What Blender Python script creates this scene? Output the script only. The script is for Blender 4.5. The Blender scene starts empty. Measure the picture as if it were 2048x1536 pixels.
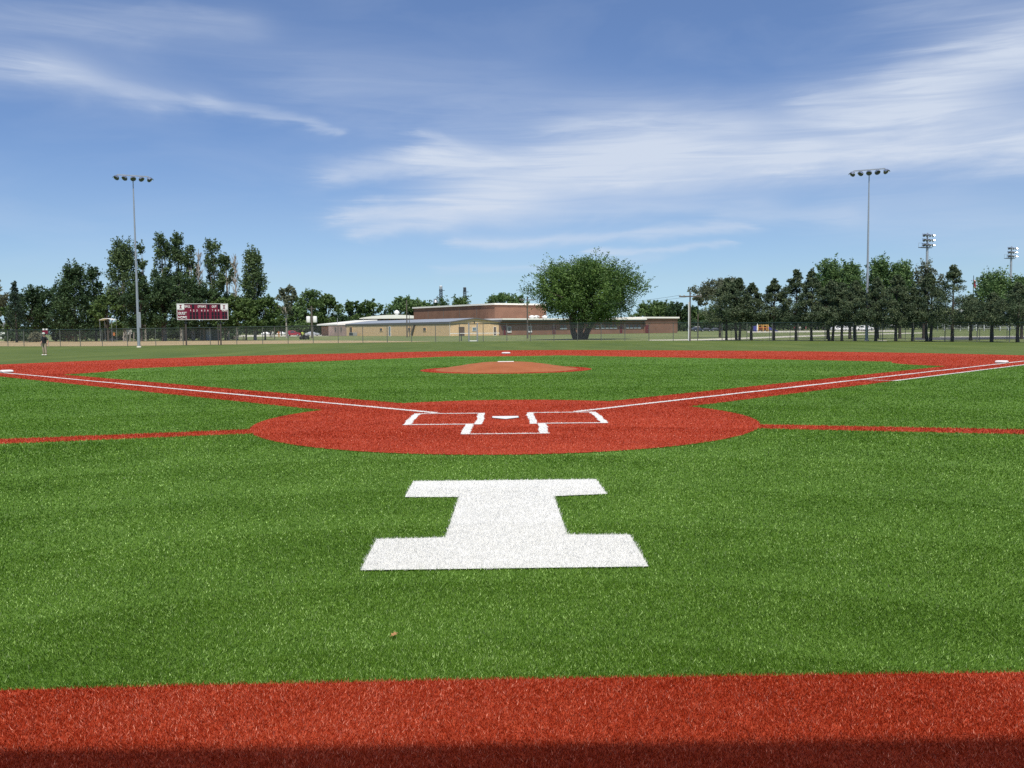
import bpy, bmesh, math, random
import numpy as np
from mathutils import Vector, Matrix

# ------------------------------------------------------------------ camera
F_PX, CX, CY, CH = 1744.0, 0.027, -14.102, 1.461
YAW, PITCH, ROLL = 0.00604, 0.062336, -0.009244
FW = np.array([math.sin(YAW)*math.cos(PITCH), math.cos(YAW)*math.cos(PITCH), -math.sin(PITCH)])
R0 = np.array([math.cos(YAW), -math.sin(YAW), 0.0]); U0 = np.cross(R0, FW)
RT = math.cos(ROLL)*R0 + math.sin(ROLL)*U0
UP = -math.sin(ROLL)*R0 + math.cos(ROLL)*U0
scn = bpy.context.scene
cam_d = bpy.data.cameras.new('camera'); cam = bpy.data.objects.new('camera', cam_d)
scn.collection.objects.link(cam); scn.camera = cam
cam_d.sensor_width = 36.0; cam_d.lens = 36.0*F_PX/2048.0
cam_d.clip_start = 0.05; cam_d.clip_end = 6000
m = Matrix(((RT[0], UP[0], -FW[0], CX), (RT[1], UP[1], -FW[1], CY), (RT[2], UP[2], -FW[2], CH), (0, 0, 0, 1)))
cam.matrix_world = m

# ------------------------------------------------------------------ light
SUN_EL = math.radians(60); SH = (0.10, -0.995)      # horizontal direction towards the sun
SKY_STRENGTH = 0.105
sd = bpy.data.lights.new('sun', 'SUN'); sun = bpy.data.objects.new('sun', sd); scn.collection.objects.link(sun)
sd.energy = 4.9; sd.angle = math.radians(0.55); sd.color = (1.0, 0.945, 0.84)
tosun = Vector((SH[0]*math.cos(SUN_EL), SH[1]*math.cos(SUN_EL), math.sin(SUN_EL))).normalized()
sun.rotation_euler = tosun.to_track_quat('Z', 'Y').to_euler()
sun.location = (0, -30, 60)

scn.view_settings.view_transform = 'Standard'; scn.view_settings.look = 'None'
scn.view_settings.exposure = 0.0; scn.view_settings.gamma = 1.0
scn.cycles.max_bounces = 6; scn.cycles.transparent_max_bounces = 24
scn.cycles.diffuse_bounces = 3; scn.cycles.glossy_bounces = 2
scn.cycles.use_denoising = False

world = bpy.data.worlds.new('World'); scn.world = world; world.use_nodes = True
wt = world.node_tree; wn = wt.nodes; wl = wt.links; wn.clear()


def mth(nt, op, a, b=None, c=None):
    n = nt.nodes.new('ShaderNodeMath'); n.operation = op
    for k, v in enumerate((a, b, c)):
        if v is None: continue
        if isinstance(v, (int, float)): n.inputs[k].default_value = v
        else: nt.links.new(v, n.inputs[k])
    return n.outputs[0]


def sky_world():
    sky = wn.new('ShaderNodeTexSky'); sky.sky_type = 'NISHITA'; sky.sun_disc = False
    sky.sun_elevation = SUN_EL; sky.sun_rotation = math.atan2(SH[0], SH[1])
    sky.altitude = 200; sky.air_density = 1.0; sky.dust_density = 0.3; sky.ozone_density = 3.0
    tc = wn.new('ShaderNodeTexCoord'); sep = wn.new('ShaderNodeSeparateXYZ'); wl.new(tc.outputs['Generated'], sep.inputs[0])
    M = lambda op, a, b=None, c=None: mth(wt, op, a, b, c)
    x, y, z = sep.outputs
    az = M('ARCTAN2', x, y)
    el = M('ARCSINE', z)
    # streaky noise for the cirrus fibres and for warping the band outlines
    comb = wn.new('ShaderNodeCombineXYZ'); wl.new(az, comb.inputs[0]); wl.new(M('MULTIPLY', el, 3.2), comb.inputs[1])
    n1 = wn.new('ShaderNodeTexNoise'); n1.inputs['Scale'].default_value = 4.5; n1.inputs['Detail'].default_value = 7
    n1.inputs['Roughness'].default_value = 0.55; n1.inputs['Distortion'].default_value = 0.5
    wl.new(comb.outputs[0], n1.inputs['Vector'])
    n2 = wn.new('ShaderNodeTexNoise'); n2.inputs['Scale'].default_value = 13; n2.inputs['Detail'].default_value = 8
    n2.inputs['Roughness'].default_value = 0.62; n2.inputs['Distortion'].default_value = 0.9
    rot = wn.new('ShaderNodeMapping'); rot.inputs['Rotation'].default_value = (0, 0, 0.20); rot.inputs['Scale'].default_value = (0.38, 1.5, 1)
    wl.new(comb.outputs[0], rot.inputs[0]); wl.new(rot.outputs[0], n2.inputs['Vector'])
    elw = M('ADD', el, M('MULTIPLY', M('SUBTRACT', n1.outputs[0], 0.5), 0.055))
    azw = M('ADD', az, M('MULTIPLY', M('SUBTRACT', n2.outputs[0], 0.5), 0.09))
    total = None

    def band(p0, p1, w, s, w1=None):
        nonlocal total
        def ae(p):
            u = (p[0]-1024)/1744.0; v = (659.2-0.00925*(p[0]-1024)-p[1])/1744.0
            return (math.atan(u)+YAW, math.atan(v*math.cos(math.atan(u))))
        a0, e0 = ae(p0); a1, e1 = ae(p1)
        dx, dy = a1-a0, e1-e0; L2 = dx*dx+dy*dy
        w /= 1744.0; w1 = (w if w1 is None else w1/1744.0)
        px = M('SUBTRACT', azw, a0); py = M('SUBTRACT', elw, e0)
        t = M('DIVIDE', M('ADD', M('MULTIPLY', px, dx), M('MULTIPLY', py, dy)), L2)
        cl = wn.new('ShaderNodeClamp'); wl.new(t, cl.inputs[0]); t = cl.outputs[0]
        qx = M('SUBTRACT', px, M('MULTIPLY', t, dx)); qy = M('SUBTRACT', py, M('MULTIPLY', t, dy))
        qx = M('MULTIPLY', qx, 0.45)
        d2 = M('ADD', M('MULTIPLY', qx, qx), M('MULTIPLY', qy, qy))
        ww = M('ADD', M('MULTIPLY', t, w1-w), w)
        g = M('MULTIPLY', M('EXPONENT', M('MULTIPLY', M('DIVIDE', d2, M('MULTIPLY', ww, ww)), -1.0)), s)
        total = g if total is None else M('ADD', total, M('MULTIPLY', g, M('SUBTRACT', 1.0, M('MINIMUM', total, 1.0))))
    # position and reach of the cirrus bands, as directions in the sky
    for b in (((-300, 110), (120, 150), 36, .36), ((120, 150), (420, 205), 26, .38, 15), ((420, 205), (690, 262), 14, .30, 7),
              ((-200, 30), (500, 70), 26, .20), ((300, 100), (1000, 170), 60, .10), ((700, 200), (1250, 240), 55, .14),
              ((690, 345), (900, 325), 22, .50, 34), ((900, 325), (1180, 330), 30, .55), ((720, 440), (1000, 392), 22, .62, 40),
              ((1000, 392), (1300, 330), 40, .70, 52), ((1300, 330), (1600, 312), 54, .74, 34), ((1600, 312), (2300, 292), 28, .80, 44),
              ((730, 478), (900, 440), 10, .45, 20), ((860, 285), (1020, 330), 12, .35), ((1180, 270), (1480, 245), 44, .42, 34), ((1000, 330), (1700, 270), 80, .20),
              ((1640, 212), (1850, 205), 34, .52, 48), ((1850, 190), (2060, 120), 44, .62, 46), ((2000, 130), (2400, 60), 50, .6),
              ((1750, 250), (2100, 235), 34, .40), ((930, 484), (1500, 468), 11, .42), ((1190, 507), (1440, 503), 6, .45),
              ((1450, 440), (1700, 430), 14, .24), ((880, 545), (1300, 520), 9, .22), ((1900, 20), (2100, 60), 60, .2),
              ((1780, 420), (2200, 470), 60, .18), ((1000, 430), (1500, 415), 26, .3)):
        band(*b)
    fib = M('MAXIMUM', M('ADD', M('MULTIPLY', n2.outputs[0], 1.65), 0.20), 0.12)
    mask = M('MULTIPLY', total, fib)
    # faint general veil
    veil = M('MULTIPLY', M('MAXIMUM', M('SUBTRACT', n1.outputs[0], 0.45), 0.0), 0.38)
    mask = M('MINIMUM', M('ADD', mask, veil), 0.93)
    mask = M('MULTIPLY', mask, M('MINIMUM', M('MULTIPLY', M('MAXIMUM', el, 0.0), 14.0), 1.0))
    hs = wn.new('ShaderNodeMix'); hs.data_type = 'RGBA'; hs.blend_type = 'MULTIPLY'; hs.inputs[0].default_value = 1.0
    wl.new(sky.outputs[0], hs.inputs[6]); tint = wn.new('ShaderNodeValToRGB'); wl.new(M('DIVIDE', M('MAXIMUM', el, 0.0), 0.5), tint.inputs[0]); te = tint.color_ramp.elements
    te[0].position, te[0].color = 0.0, (.60, .90, 1.40, 1); te[1].position, te[1].color = 1.0, (.98, 1.0, 1.12, 1)
    for p_, c_ in ((.115, (.74, .87, 1.09)), (.25, (.82, .88, 1.05)), (.47, (.78, .86, 1.06)), (.70, (.92, .97, 1.14))):
        q_ = te.new(p_); q_.color = (*c_, 1)
    wl.new(tint.outputs[0], hs.inputs[7])
    mx = wn.new('ShaderNodeMix'); mx.data_type = 'RGBA'
    wl.new(mask, mx.inputs[0]); wl.new(hs.outputs[2], mx.inputs[6]); mx.inputs[7].default_value = (6.2, 6.9, 8.1, 1)
    bg = wn.new('ShaderNodeBackground'); bg.inputs[1].default_value = SKY_STRENGTH
    out = wn.new('ShaderNodeOutputWorld'); wl.new(mx.outputs[2], bg.inputs[0]); wl.new(bg.outputs[0], out.inputs[0])


sky_world()
world.cycles.sampling_method = 'MANUAL'; world.cycles.sample_map_resolution = 512

# ------------------------------------------------------------------ helpers
rnd = random.Random(7); rng = np.random.default_rng(11)


def ray(px, py):
    return FW*F_PX + RT*(px-1024) - UP*(py-768)


def ground(px, py, z=0.0):
    d = ray(px, py); t = (z-CH)/d[2]
    return (CX+d[0]*t, CY+d[1]*t)


def at(px, depth):
    """world x, y of the place `depth` metres out that stands in line with column px"""
    d = ray(px, 659.2-0.00925*(px-1024)); t = depth/d[1]
    return (CX+d[0]*t, CY+depth)


def zof(px, py, x, y):
    """height of the point above (x, y) seen at image row py"""
    d = ray(px, py); t = math.hypot(x-CX, y-CY)/math.hypot(d[0], d[1])
    return CH+d[2]*t


def link(o, parent=None):
    scn.collection.objects.link(o)
    if parent is not None: o.parent = parent
    return o


def tag(o, label=None, cat=None, group=None, kind=None):
    if label: o['label'] = label
    if cat: o['category'] = cat
    if group: o['group'] = group
    if kind: o['kind'] = kind
    return o


def empty(name, loc, rz=0.0, label=None, cat=None, group=None):
    o = bpy.data.objects.new(name, None); o.empty_display_size = 0.3
    o.location = loc; o.rotation_euler = (0, 0, rz); link(o)
    return tag(o, label, cat, group)


def copy_tree(o, parent=None):
    c = o.copy(); link(c); c.parent = parent
    for ch in list(o.children): copy_tree(ch, c)
    return c


class MB:
    """collects shapes, then links them as ONE mesh object"""
    def __init__(self): self.v = []; self.f = []; self.mi = []; self.smooth = []

    def add(self, vs, fs, mi=0, sm=False):
        b = len(self.v); self.v += [tuple(p) for p in vs]
        for f in fs: self.f.append([b+i for i in f]); self.mi.append(mi); self.smooth.append(sm)
        return self

    def box(self, c, s, rz=0.0, mi=0, rx=0.0, ry=0.0):
        M3 = Matrix.Rotation(rz, 3, 'Z') @ Matrix.Rotation(ry, 3, 'Y') @ Matrix.Rotation(rx, 3, 'X')
        vs = []
        for i in (-.5, .5):
            for j in (-.5, .5):
                for k in (-.5, .5):
                    vs.append(Vector(c)+M3 @ Vector((i*s[0], j*s[1], k*s[2])))
        return self.add(vs, [(0, 1, 3, 2), (4, 6, 7, 5), (0, 4, 5, 1), (2, 3, 7, 6), (0, 2, 6, 4), (1, 5, 7, 3)], mi)

    def tube(self, pts, rad, n=8, mi=0, caps=True):
        pts = [Vector(p) for p in pts]; rs = rad if isinstance(rad, (list, tuple)) else [rad]*len(pts)
        vs = []; fs = []
        for i, p in enumerate(pts):
            a = pts[min(i+1, len(pts)-1)]-pts[max(i-1, 0)]
            a = a.normalized() if a.length > 1e-9 else Vector((0, 0, 1))
            u = a.orthogonal().normalized() if abs(a.z) < .9 else a.cross(Vector((0, 1, 0))).normalized()
            w = a.cross(u)
            for k in range(n):
                t = 2*math.pi*k/n
                vs.append(p+(u*math.cos(t)+w*math.sin(t))*rs[i])
        for i in range(len(pts)-1):
            for k in range(n):
                fs.append((i*n+k, i*n+(k+1) % n, (i+1)*n+(k+1) % n, (i+1)*n+k))
        self.add(vs, fs, mi, True)
        if caps:
            self.add(vs[:n], [tuple(range(n))[::-1]], mi); self.add(vs[-n:], [tuple(range(n))], mi)
        return self

    def lathe(self, prof, M4=None, n=16, mi=0, sm=True):
        vs = []; fs = []
        for r, z in prof:
            for k in range(n):
                t = 2*math.pi*k/n; p = Vector((r*math.cos(t), r*math.sin(t), z)); vs.append(M4 @ p if M4 else p)
        for i in range(len(prof)-1):
            for k in range(n): fs.append((i*n+k, i*n+(k+1) % n, (i+1)*n+(k+1) % n, (i+1)*n+k))
        return self.add(vs, fs, mi, sm)

    def prism(self, poly, z0, z1, mi=0):
        n = len(poly); vs = [(x, y, z0) for x, y in poly]+[(x, y, z1) for x, y in poly]
        fs = [tuple(range(n))[::-1], tuple(range(n, 2*n))]+[(i, (i+1) % n, n+(i+1) % n, n+i) for i in range(n)]
        return self.add(vs, fs, mi)

    def build(self, name, mats, parent=None, bevel=0.0):
        me = bpy.data.meshes.new(name); me.from_pydata([tuple(p) for p in self.v], [], self.f)
        for mm in (mats if isinstance(mats, (list, tuple)) else [mats]): me.materials.append(mm)
        me.polygons.foreach_set('material_index', self.mi); me.polygons.foreach_set('use_smooth', self.smooth)
        bm = bmesh.new(); bm.from_mesh(me); bmesh.ops.recalc_face_normals(bm, faces=bm.faces); bm.to_mesh(me); bm.free()
        o = bpy.data.objects.new(name, me); link(o, parent)
        if bevel > 0:
            b = o.modifiers.new('bevel', 'BEVEL'); b.width = bevel; b.segments = 2; b.limit_method = 'ANGLE'
        return o


def mesh_np(name, V, faces_n, mat, attrs=None, parent=None):
    """V: (N,3); consecutive faces_n vertices make a face"""
    me = bpy.data.meshes.new(name); n = len(V); nf = n//faces_n
    me.vertices.add(n); me.vertices.foreach_set('co', V.astype(np.float32).ravel())
    me.loops.add(n); me.loops.foreach_set('vertex_index', np.arange(n, dtype=np.int32))
    me.polygons.add(nf); me.polygons.foreach_set('loop_start', np.arange(0, n, faces_n, dtype=np.int32))
    me.polygons.foreach_set('loop_total', np.full(nf, faces_n, dtype=np.int32))
    for k, a in (attrs or {}).items():
        at_ = me.attributes.new(k, 'FLOAT', 'POINT'); at_.data.foreach_set('value', a.astype(np.float32))
    me.materials.append(mat); me.update(); me.validate()
    return link(bpy.data.objects.new(name, me), parent)


# ------------------------------------------------------------------ materials
def new_mat(name):
    mt = bpy.data.materials.new(name); mt.use_nodes = True
    nt = mt.node_tree; b = nt.nodes['Principled BSDF']
    return mt, nt, b


def plain(name, col, rough=0.6, metal=0.0, var=0.12, scale=3.0, spec=0.4, bump=0.0):
    """a painted / plain surface with a little dirt and unevenness"""
    mt, nt, b = new_mat(name)
    g = nt.nodes.new('ShaderNodeNewGeometry'); no = nt.nodes.new('ShaderNodeTexNoise')
    no.inputs['Scale'].default_value = scale; no.inputs['Detail'].default_value = 5
    nt.links.new(g.outputs['Position'], no.inputs['Vector'])
    mx = nt.nodes.new('ShaderNodeMix'); mx.data_type = 'RGBA'
    nt.links.new(no.outputs[0], mx.inputs[0])
    mx.inputs[6].default_value = (*[c*(1-var) for c in col], 1); mx.inputs[7].default_value = (*[min(1, c*(1+var)) for c in col], 1)
    nt.links.new(mx.outputs[2], b.inputs['Base Color'])
    b.inputs['Roughness'].default_value = rough; b.inputs['Metallic'].default_value = metal
    b.inputs['Specular IOR Level'].default_value = spec
    if bump > 0:
        bp = nt.nodes.new('ShaderNodeBump'); bp.inputs['Strength'].default_value = bump; nt.links.new(no.outputs[0], bp.inputs['Height'])
        nt.links.new(bp.outputs[0], b.inputs['Normal'])
    return mt


def ground_mat(name, stops, scales=(0.12, 1.6, 40), rough=0.85, bump=0.4, stretch=(1, 1, 1), weights=(0.45, 0.3, 0.25), spec=.3):
    """layered noise -> colour ramp"""
    mt, nt, b = new_mat(name)
    g = nt.nodes.new('ShaderNodeNewGeometry'); mp = nt.nodes.new('ShaderNodeMapping'); mp.inputs['Scale'].default_value = stretch
    nt.links.new(g.outputs['Position'], mp.inputs[0])
    tot = None; last = None
    for s, w in zip(scales, weights):
        no = nt.nodes.new('ShaderNodeTexNoise'); no.inputs['Scale'].default_value = s; no.inputs['Detail'].default_value = 6
        no.inputs['Roughness'].default_value = 0.65
        nt.links.new(mp.outputs[0], no.inputs['Vector']); last = no
        v = mth(nt, 'MULTIPLY', no.outputs[0], w); tot = v if tot is None else mth(nt, 'ADD', tot, v)
    cr = nt.nodes.new('ShaderNodeValToRGB'); nt.links.new(tot, cr.inputs[0])
    el = cr.color_ramp.elements
    el[0].position, el[0].color = stops[0][0], (*stops[0][1], 1); el[1].position, el[1].color = stops[-1][0], (*stops[-1][1], 1)
    for p, c in stops[1:-1]:
        e = el.new(p); e.color = (*c, 1)
    nt.links.new(cr.outputs[0], b.inputs['Base Color']); b.inputs['Roughness'].default_value = rough
    b.inputs['Specular IOR Level'].default_value = spec
    if bump > 0:
        bp = nt.nodes.new('ShaderNodeBump'); bp.inputs['Strength'].default_value = bump; bp.inputs['Distance'].default_value = 0.02
        nt.links.new(last.outputs[0], bp.inputs['Height']); nt.links.new(bp.outputs[0], b.inputs['Normal'])
    return mt


def fibre_mat(name, dark, mid, light, rough=0.42, spec=0.22, patch=0.36, transl=0.25, glint=True):
    """plastic turf fibres: tone per fibre, broad patches from how the pile lies"""
    mt, nt, b = new_mat(name)
    a = nt.nodes.new('ShaderNodeAttribute'); a.attribute_name = 'tone'
    g = nt.nodes.new('ShaderNodeNewGeometry')
    mp = nt.nodes.new('ShaderNodeMapping'); mp.inputs['Scale'].default_value = (0.55, 1.0, 1); nt.links.new(g.outputs['Position'], mp.inputs[0])
    no = nt.nodes.new('ShaderNodeTexNoise'); no.inputs['Scale'].default_value = 1.1; no.inputs['Detail'].default_value = 5
    no.inputs['Roughness'].default_value = 0.6
    nt.links.new(mp.outputs[0], no.inputs['Vector'])
    t = mth(nt, 'ADD', a.outputs['Fac'], mth(nt, 'MULTIPLY', mth(nt, 'SUBTRACT', no.outputs[0], 0.5), patch*2))
    cr = nt.nodes.new('ShaderNodeValToRGB'); nt.links.new(t, cr.inputs[0]); e = cr.color_ramp.elements
    e[0].position, e[0].color = 0.0, (*dark, 1); e[1].position, e[1].color = .9, (*light, 1)
    if glint: k2 = e.new(1.0); k2.color = (*[min(.95, c*1.5+.14) for c in light], 1)  # sparkle of the turf painted as a paler end of the ramp
    k = e.new(0.5); k.color = (*mid, 1)
    nt.links.new(cr.outputs[0], b.inputs['Base Color'])
    b.inputs['Roughness'].default_value = rough; b.inputs['Specular IOR Level'].default_value = spec
    tr = nt.nodes.new('ShaderNodeBsdfTranslucent'); nt.links.new(cr.outputs[0], tr.inputs[0])
    ms = nt.nodes.new('ShaderNodeMixShader'); ms.inputs[0].default_value = transl
    out = nt.nodes['Material Output']
    nt.links.new(b.outputs[0], ms.inputs[1]); nt.links.new(tr.outputs[0], ms.inputs[2]); nt.links.new(ms.outputs[0], out.inputs[0])
    return mt


def leaf_mat(name, dark, light, rough=0.55, transl=0.28, spec=.3):
    return fibre_mat(name, dark, tuple((a+b)/2 for a, b in zip(dark, light)), light, rough, spec, 0.0, transl, False)


def brick_mat(name, c1, c2, mortar):
    mt, nt, b = new_mat(name)
    tc = nt.nodes.new('ShaderNodeTexCoord'); sp = nt.nodes.new('ShaderNodeSeparateXYZ'); nt.links.new(tc.outputs['Object'], sp.inputs[0])
    cb = nt.nodes.new('ShaderNodeCombineXYZ'); nt.links.new(mth(nt, 'ADD', sp.outputs[0], sp.outputs[1]), cb.inputs[0]); nt.links.new(sp.outputs[2], cb.inputs[1])
    br = nt.nodes.new('ShaderNodeTexBrick'); br.inputs['Scale'].default_value = 1.0
    br.inputs['Brick Width'].default_value = 0.24; br.inputs['Row Height'].default_value = 0.09; br.inputs['Mortar Size'].default_value = 0.008
    br.inputs['Color1'].default_value = (*c1, 1); br.inputs['Color2'].default_value = (*c2, 1); br.inputs['Mortar'].default_value = (*mortar, 1)
    nt.links.new(cb.outputs[0], br.inputs['Vector'])
    no = nt.nodes.new('ShaderNodeTexNoise'); no.inputs['Scale'].default_value = 0.35; no.inputs['Detail'].default_value = 6
    nt.links.new(tc.outputs['Object'], no.inputs['Vector'])
    mx = nt.nodes.new('ShaderNodeMix'); mx.data_type = 'RGBA'; mx.blend_type = 'MULTIPLY'; mx.inputs[0].default_value = 1
    nt.links.new(br.outputs[0], mx.inputs[6])
    cr = nt.nodes.new('ShaderNodeValToRGB'); nt.links.new(no.outputs[0], cr.inputs[0])
    cr.color_ramp.elements[0].position = .3; cr.color_ramp.elements[0].color = (.78, .78, .78, 1); cr.color_ramp.elements[1].position = .7; cr.color_ramp.elements[1].color = (1.1, 1.1, 1.1, 1)
    nt.links.new(cr.outputs[0], mx.inputs[7]); nt.links.new(mx.outputs[2], b.inputs['Base Color'])
    b.inputs['Roughness'].default_value = 0.85
    return mt


def panel_mat(name, col, gap=0.3, rough=.55):
    """ribbed metal cladding: narrow vertical ribs as bump, slight streaks in colour"""
    mt, nt, b = new_mat(name)
    tc = nt.nodes.new('ShaderNodeTexCoord'); sp = nt.nodes.new('ShaderNodeSeparateXYZ'); nt.links.new(tc.outputs['Object'], sp.inputs[0])
    s = mth(nt, 'ADD', sp.outputs[0], sp.outputs[1])
    rib = mth(nt, 'POWER', mth(nt, 'ABSOLUTE', mth(nt, 'SINE', mth(nt, 'MULTIPLY', s, math.pi/gap))), 8)
    bp = nt.nodes.new('ShaderNodeBump'); bp.inputs['Strength'].default_value = .5; bp.inputs['Distance'].default_value = .02
    nt.links.new(rib, bp.inputs['Height']); nt.links.new(bp.outputs[0], b.inputs['Normal'])
    mp = nt.nodes.new('ShaderNodeMapping'); mp.inputs['Scale'].default_value = (1.2, 1.2, .15); nt.links.new(tc.outputs['Object'], mp.inputs[0])
    no = nt.nodes.new('ShaderNodeTexNoise'); no.inputs['Scale'].default_value = 1.3; no.inputs['Detail'].default_value = 5; nt.links.new(mp.outputs[0], no.inputs['Vector'])
    mx = nt.nodes.new('ShaderNodeMix'); mx.data_type = 'RGBA'; nt.links.new(no.outputs[0], mx.inputs[0])
    mx.inputs[6].default_value = (*[c*.8 for c in col], 1); mx.inputs[7].default_value = (*[min(1, c*1.12) for c in col], 1)
    nt.links.new(mx.outputs[2], b.inputs['Base Color']); b.inputs['Roughness'].default_value = rough
    return mt


def chain_mat(name, col, cover=0.24):
    """woven wire: diamonds cut out by transparency"""
    mt, nt, b = new_mat(name)
    b.inputs['Base Color'].default_value = (*col, 1); b.inputs['Roughness'].default_value = .45; b.inputs['Metallic'].default_value = .3
    uv = nt.nodes.new('ShaderNodeAttribute'); uv.attribute_name = 'along'; g = nt.nodes.new('ShaderNodeNewGeometry')
    sp = nt.nodes.new('ShaderNodeSeparateXYZ'); nt.links.new(g.outputs['Position'], sp.inputs[0])
    p = 0.07
    m_ = None
    for sg in (1, -1):
        t = mth(nt, 'DIVIDE', mth(nt, 'ADD', uv.outputs['Fac'], mth(nt, 'MULTIPLY', sp.outputs[2], sg)), p)
        fr = mth(nt, 'FRACT', t); k = mth(nt, 'LESS_THAN', fr, cover/2)
        m_ = k if m_ is None else mth(nt, 'MAXIMUM', m_, k)
    tr = nt.nodes.new('ShaderNodeBsdfTransparent'); ms = nt.nodes.new('ShaderNodeMixShader'); nt.links.new(m_, ms.inputs[0])
    nt.links.new(tr.outputs[0], ms.inputs[1]); nt.links.new(b.outputs[0], ms.inputs[2]); nt.links.new(ms.outputs[0], nt.nodes['Material Output'].inputs[0])
    return mt


GREEN = ((0.028, 0.080, 0.004), (0.088, 0.197, 0.010), (0.255, 0.420, 0.075))
RED = ((0.180, 0.013, 0.002), (0.400, 0.036, 0.007), (0.680, 0.150, 0.070))
M_ = {}
M_['fib_green'] = fibre_mat('green_fibre', *GREEN)
M_['fib_red'] = fibre_mat('red_fibre', *RED)
M_['fib_white'] = fibre_mat('white_fibre', (.64, .64, .62), (.84, .84, .81), (.92, .92, .89), patch=.34, spec=.3, glint=False)
M_['green_base'] = ground_mat('green_turf_base', [(.34, (.070, .145, .016)), (.5, (.104, .202, .027)), (.66, (.146, .258, .044))],
                              scales=(0.25, 1.6, 30), stretch=(.7, .45, 1), weights=(.42, .38, .2), bump=.8)
M_['red_base'] = ground_mat('red_turf_base', [(.34, (.310, .033, .009)), (.5, (.410, .052, .017)), (.66, (.500, .078, .030))],
                            scales=(0.6, 3, 40), stretch=(.5, 1, 1), weights=(.3, .35, .35), bump=.8)
M_['white_base'] = ground_mat('white_turf_base', [(.34, (.66, .66, .63)), (.66, (.84, .84, .81))], scales=(2, 9, 60), bump=.6)
M_['outfield'] = ground_mat('outfield_grass', [(.30, (.050, .085, .012)), (.44, (.078, .115, .018)), (.56, (.104, .140, .024)), (.70, (.150, .170, .040))],
                            scales=(0.11, 0.45, 5), stretch=(1.0, .22, 1), weights=(.38, .42, .20), bump=.5)
M_['field_grass'] = ground_mat('field_grass', [(.33, (.105, .140, .036)), (.48, (.150, .185, .058)), (.64, (.240, .245, .100))],
                               scales=(0.06, 0.3, 3), stretch=(1.0, .15, 1), bump=.3)
M_['dry'] = ground_mat('dry_grass', [(.32, (.230, .180, .085)), (.48, (.380, .285, .150)), (.66, (.520, .410, .250))], scales=(.15, 1.5, 14), weights=(.35, .35, .3))
M_['clay'] = ground_mat('mound_clay', [(.34, (.270, .082, .026)), (.5, (.335, .108, .038)), (.66, (.400, .145, .058))], scales=(1.2, 7, 60), bump=.5)
M_['concrete'] = ground_mat('path_concrete', [(.34, (.50, .47, .38)), (.66, (.66, .62, .51))], scales=(.3, 2, 30), bump=.1)
M_['asphalt'] = ground_mat('asphalt', [(.34, (.07, .07, .075)), (.66, (.12, .12, .125))], scales=(.3, 3, 50), bump=.2)
M_['white'] = plain('white_paint', (.80, .80, .77), .45, var=.05, scale=8)
M_['cream'] = plain('cream_roof_edge', (.86, .83, .74), .55, var=.06, scale=.6)
M_['rubber'] = plain('white_rubber', (.82, .82, .79), .4, var=.04, scale=15)
M_['black'] = plain('black_rubber', (.02, .02, .02), .6)
M_['galv'] = plain('galvanised_steel', (.42, .44, .46), .42, metal=.55, var=.15, scale=2)
M_['dark_metal'] = plain('dark_metal', (.05, .06, .07), .5, metal=.3)
M_['shiny'] = plain('spun_aluminium', (.68, .70, .72), .22, metal=.9, var=.05)
M_['glass'] = plain('lamp_glass', (.10, .12, .15), .12, spec=.8)
M_['rail'] = plain('green_vinyl_rail', (.018, .036, .030), .45)
M_['post'] = plain('fence_post_metal', (.17, .175, .155), .5, metal=.4, var=.25, scale=6)
M_['chain'] = chain_mat('chain_link', (.16, .165, .16), .20)
M_['chain_dark'] = chain_mat('chain_link_dark', (.03, .04, .035), .14)
M_['maroon'] = plain('maroon_enamel', (.165, .010, .030), .42, var=.12, scale=2)
M_['led'] = plain('dark_digit_window', (.013, .010, .014), .3)
M_['sign_white'] = plain('sign_white', (.78, .77, .74), .5, var=.04)
M_['sign_post'] = plain('brown_steel_post', (.07, .055, .05), .6)
M_['brick'] = brick_mat('brown_brick', (.265, .128, .080), (.215, .098, .060), (.25, .17, .12))
M_['brick_pink'] = brick_mat('pink_brick', (.48, .33, .28), (.43, .29, .245), (.5, .4, .35))
M_['tan'] = panel_mat('tan_metal_cladding', (.80, .56, .31))
M_['roof_grey'] = panel_mat('grey_metal_roof', (.30, .32, .34), .4, .4)
M_['white_roof'] = plain('white_membrane_roof', (.78, .77, .70), .6, var=.06, scale=.4)
M_['door_red'] = plain('maroon_door', (.13, .016, .022), .45)
M_['door_brown'] = plain('brown_door', (.13, .085, .06), .5)
M_['door_blue'] = plain('grey_blue_door', (.20, .26, .30), .4)
M_['win'] = plain('window_glass', (.05, .055, .065), .12, spec=.9, var=.3, scale=.5)
M_['fascia_grey'] = plain('grey_trim', (.13, .13, .125), .6)
M_['wood_pole'] = plain('weathered_wood', (.12, .105, .09), .85, var=.3, scale=5)
M_['bark'] = plain('brown_bark', (.085, .070, .055), .9, var=.4, scale=6, bump=.5)
M_['bark_pale'] = plain('pale_bark', (.33, .30, .26), .85, var=.4, scale=4, bump=.4)
M_['bark_dark'] = plain('dark_pine_bark', (.055, .043, .036), .9, var=.4, scale=6, bump=.5)
M_['leaf_maple'] = leaf_mat('maple_leaf', (0.043, 0.096, 0.022), (0.146, 0.240, 0.057))
M_['leaf_mid'] = leaf_mat('mid_leaf', (0.046, 0.092, 0.025), (0.146, 0.223, 0.066))
M_['leaf_dark'] = leaf_mat('dark_leaf', (0.027, 0.057, 0.025), (0.075, 0.130, 0.048))
M_['leaf_poplar'] = leaf_mat('poplar_leaf', (0.051, 0.093, 0.039), (0.134, 0.194, 0.075))
M_['leaf_pale'] = leaf_mat('pale_leaf', (.105, .125, .075), (.215, .240, .155))
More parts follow.
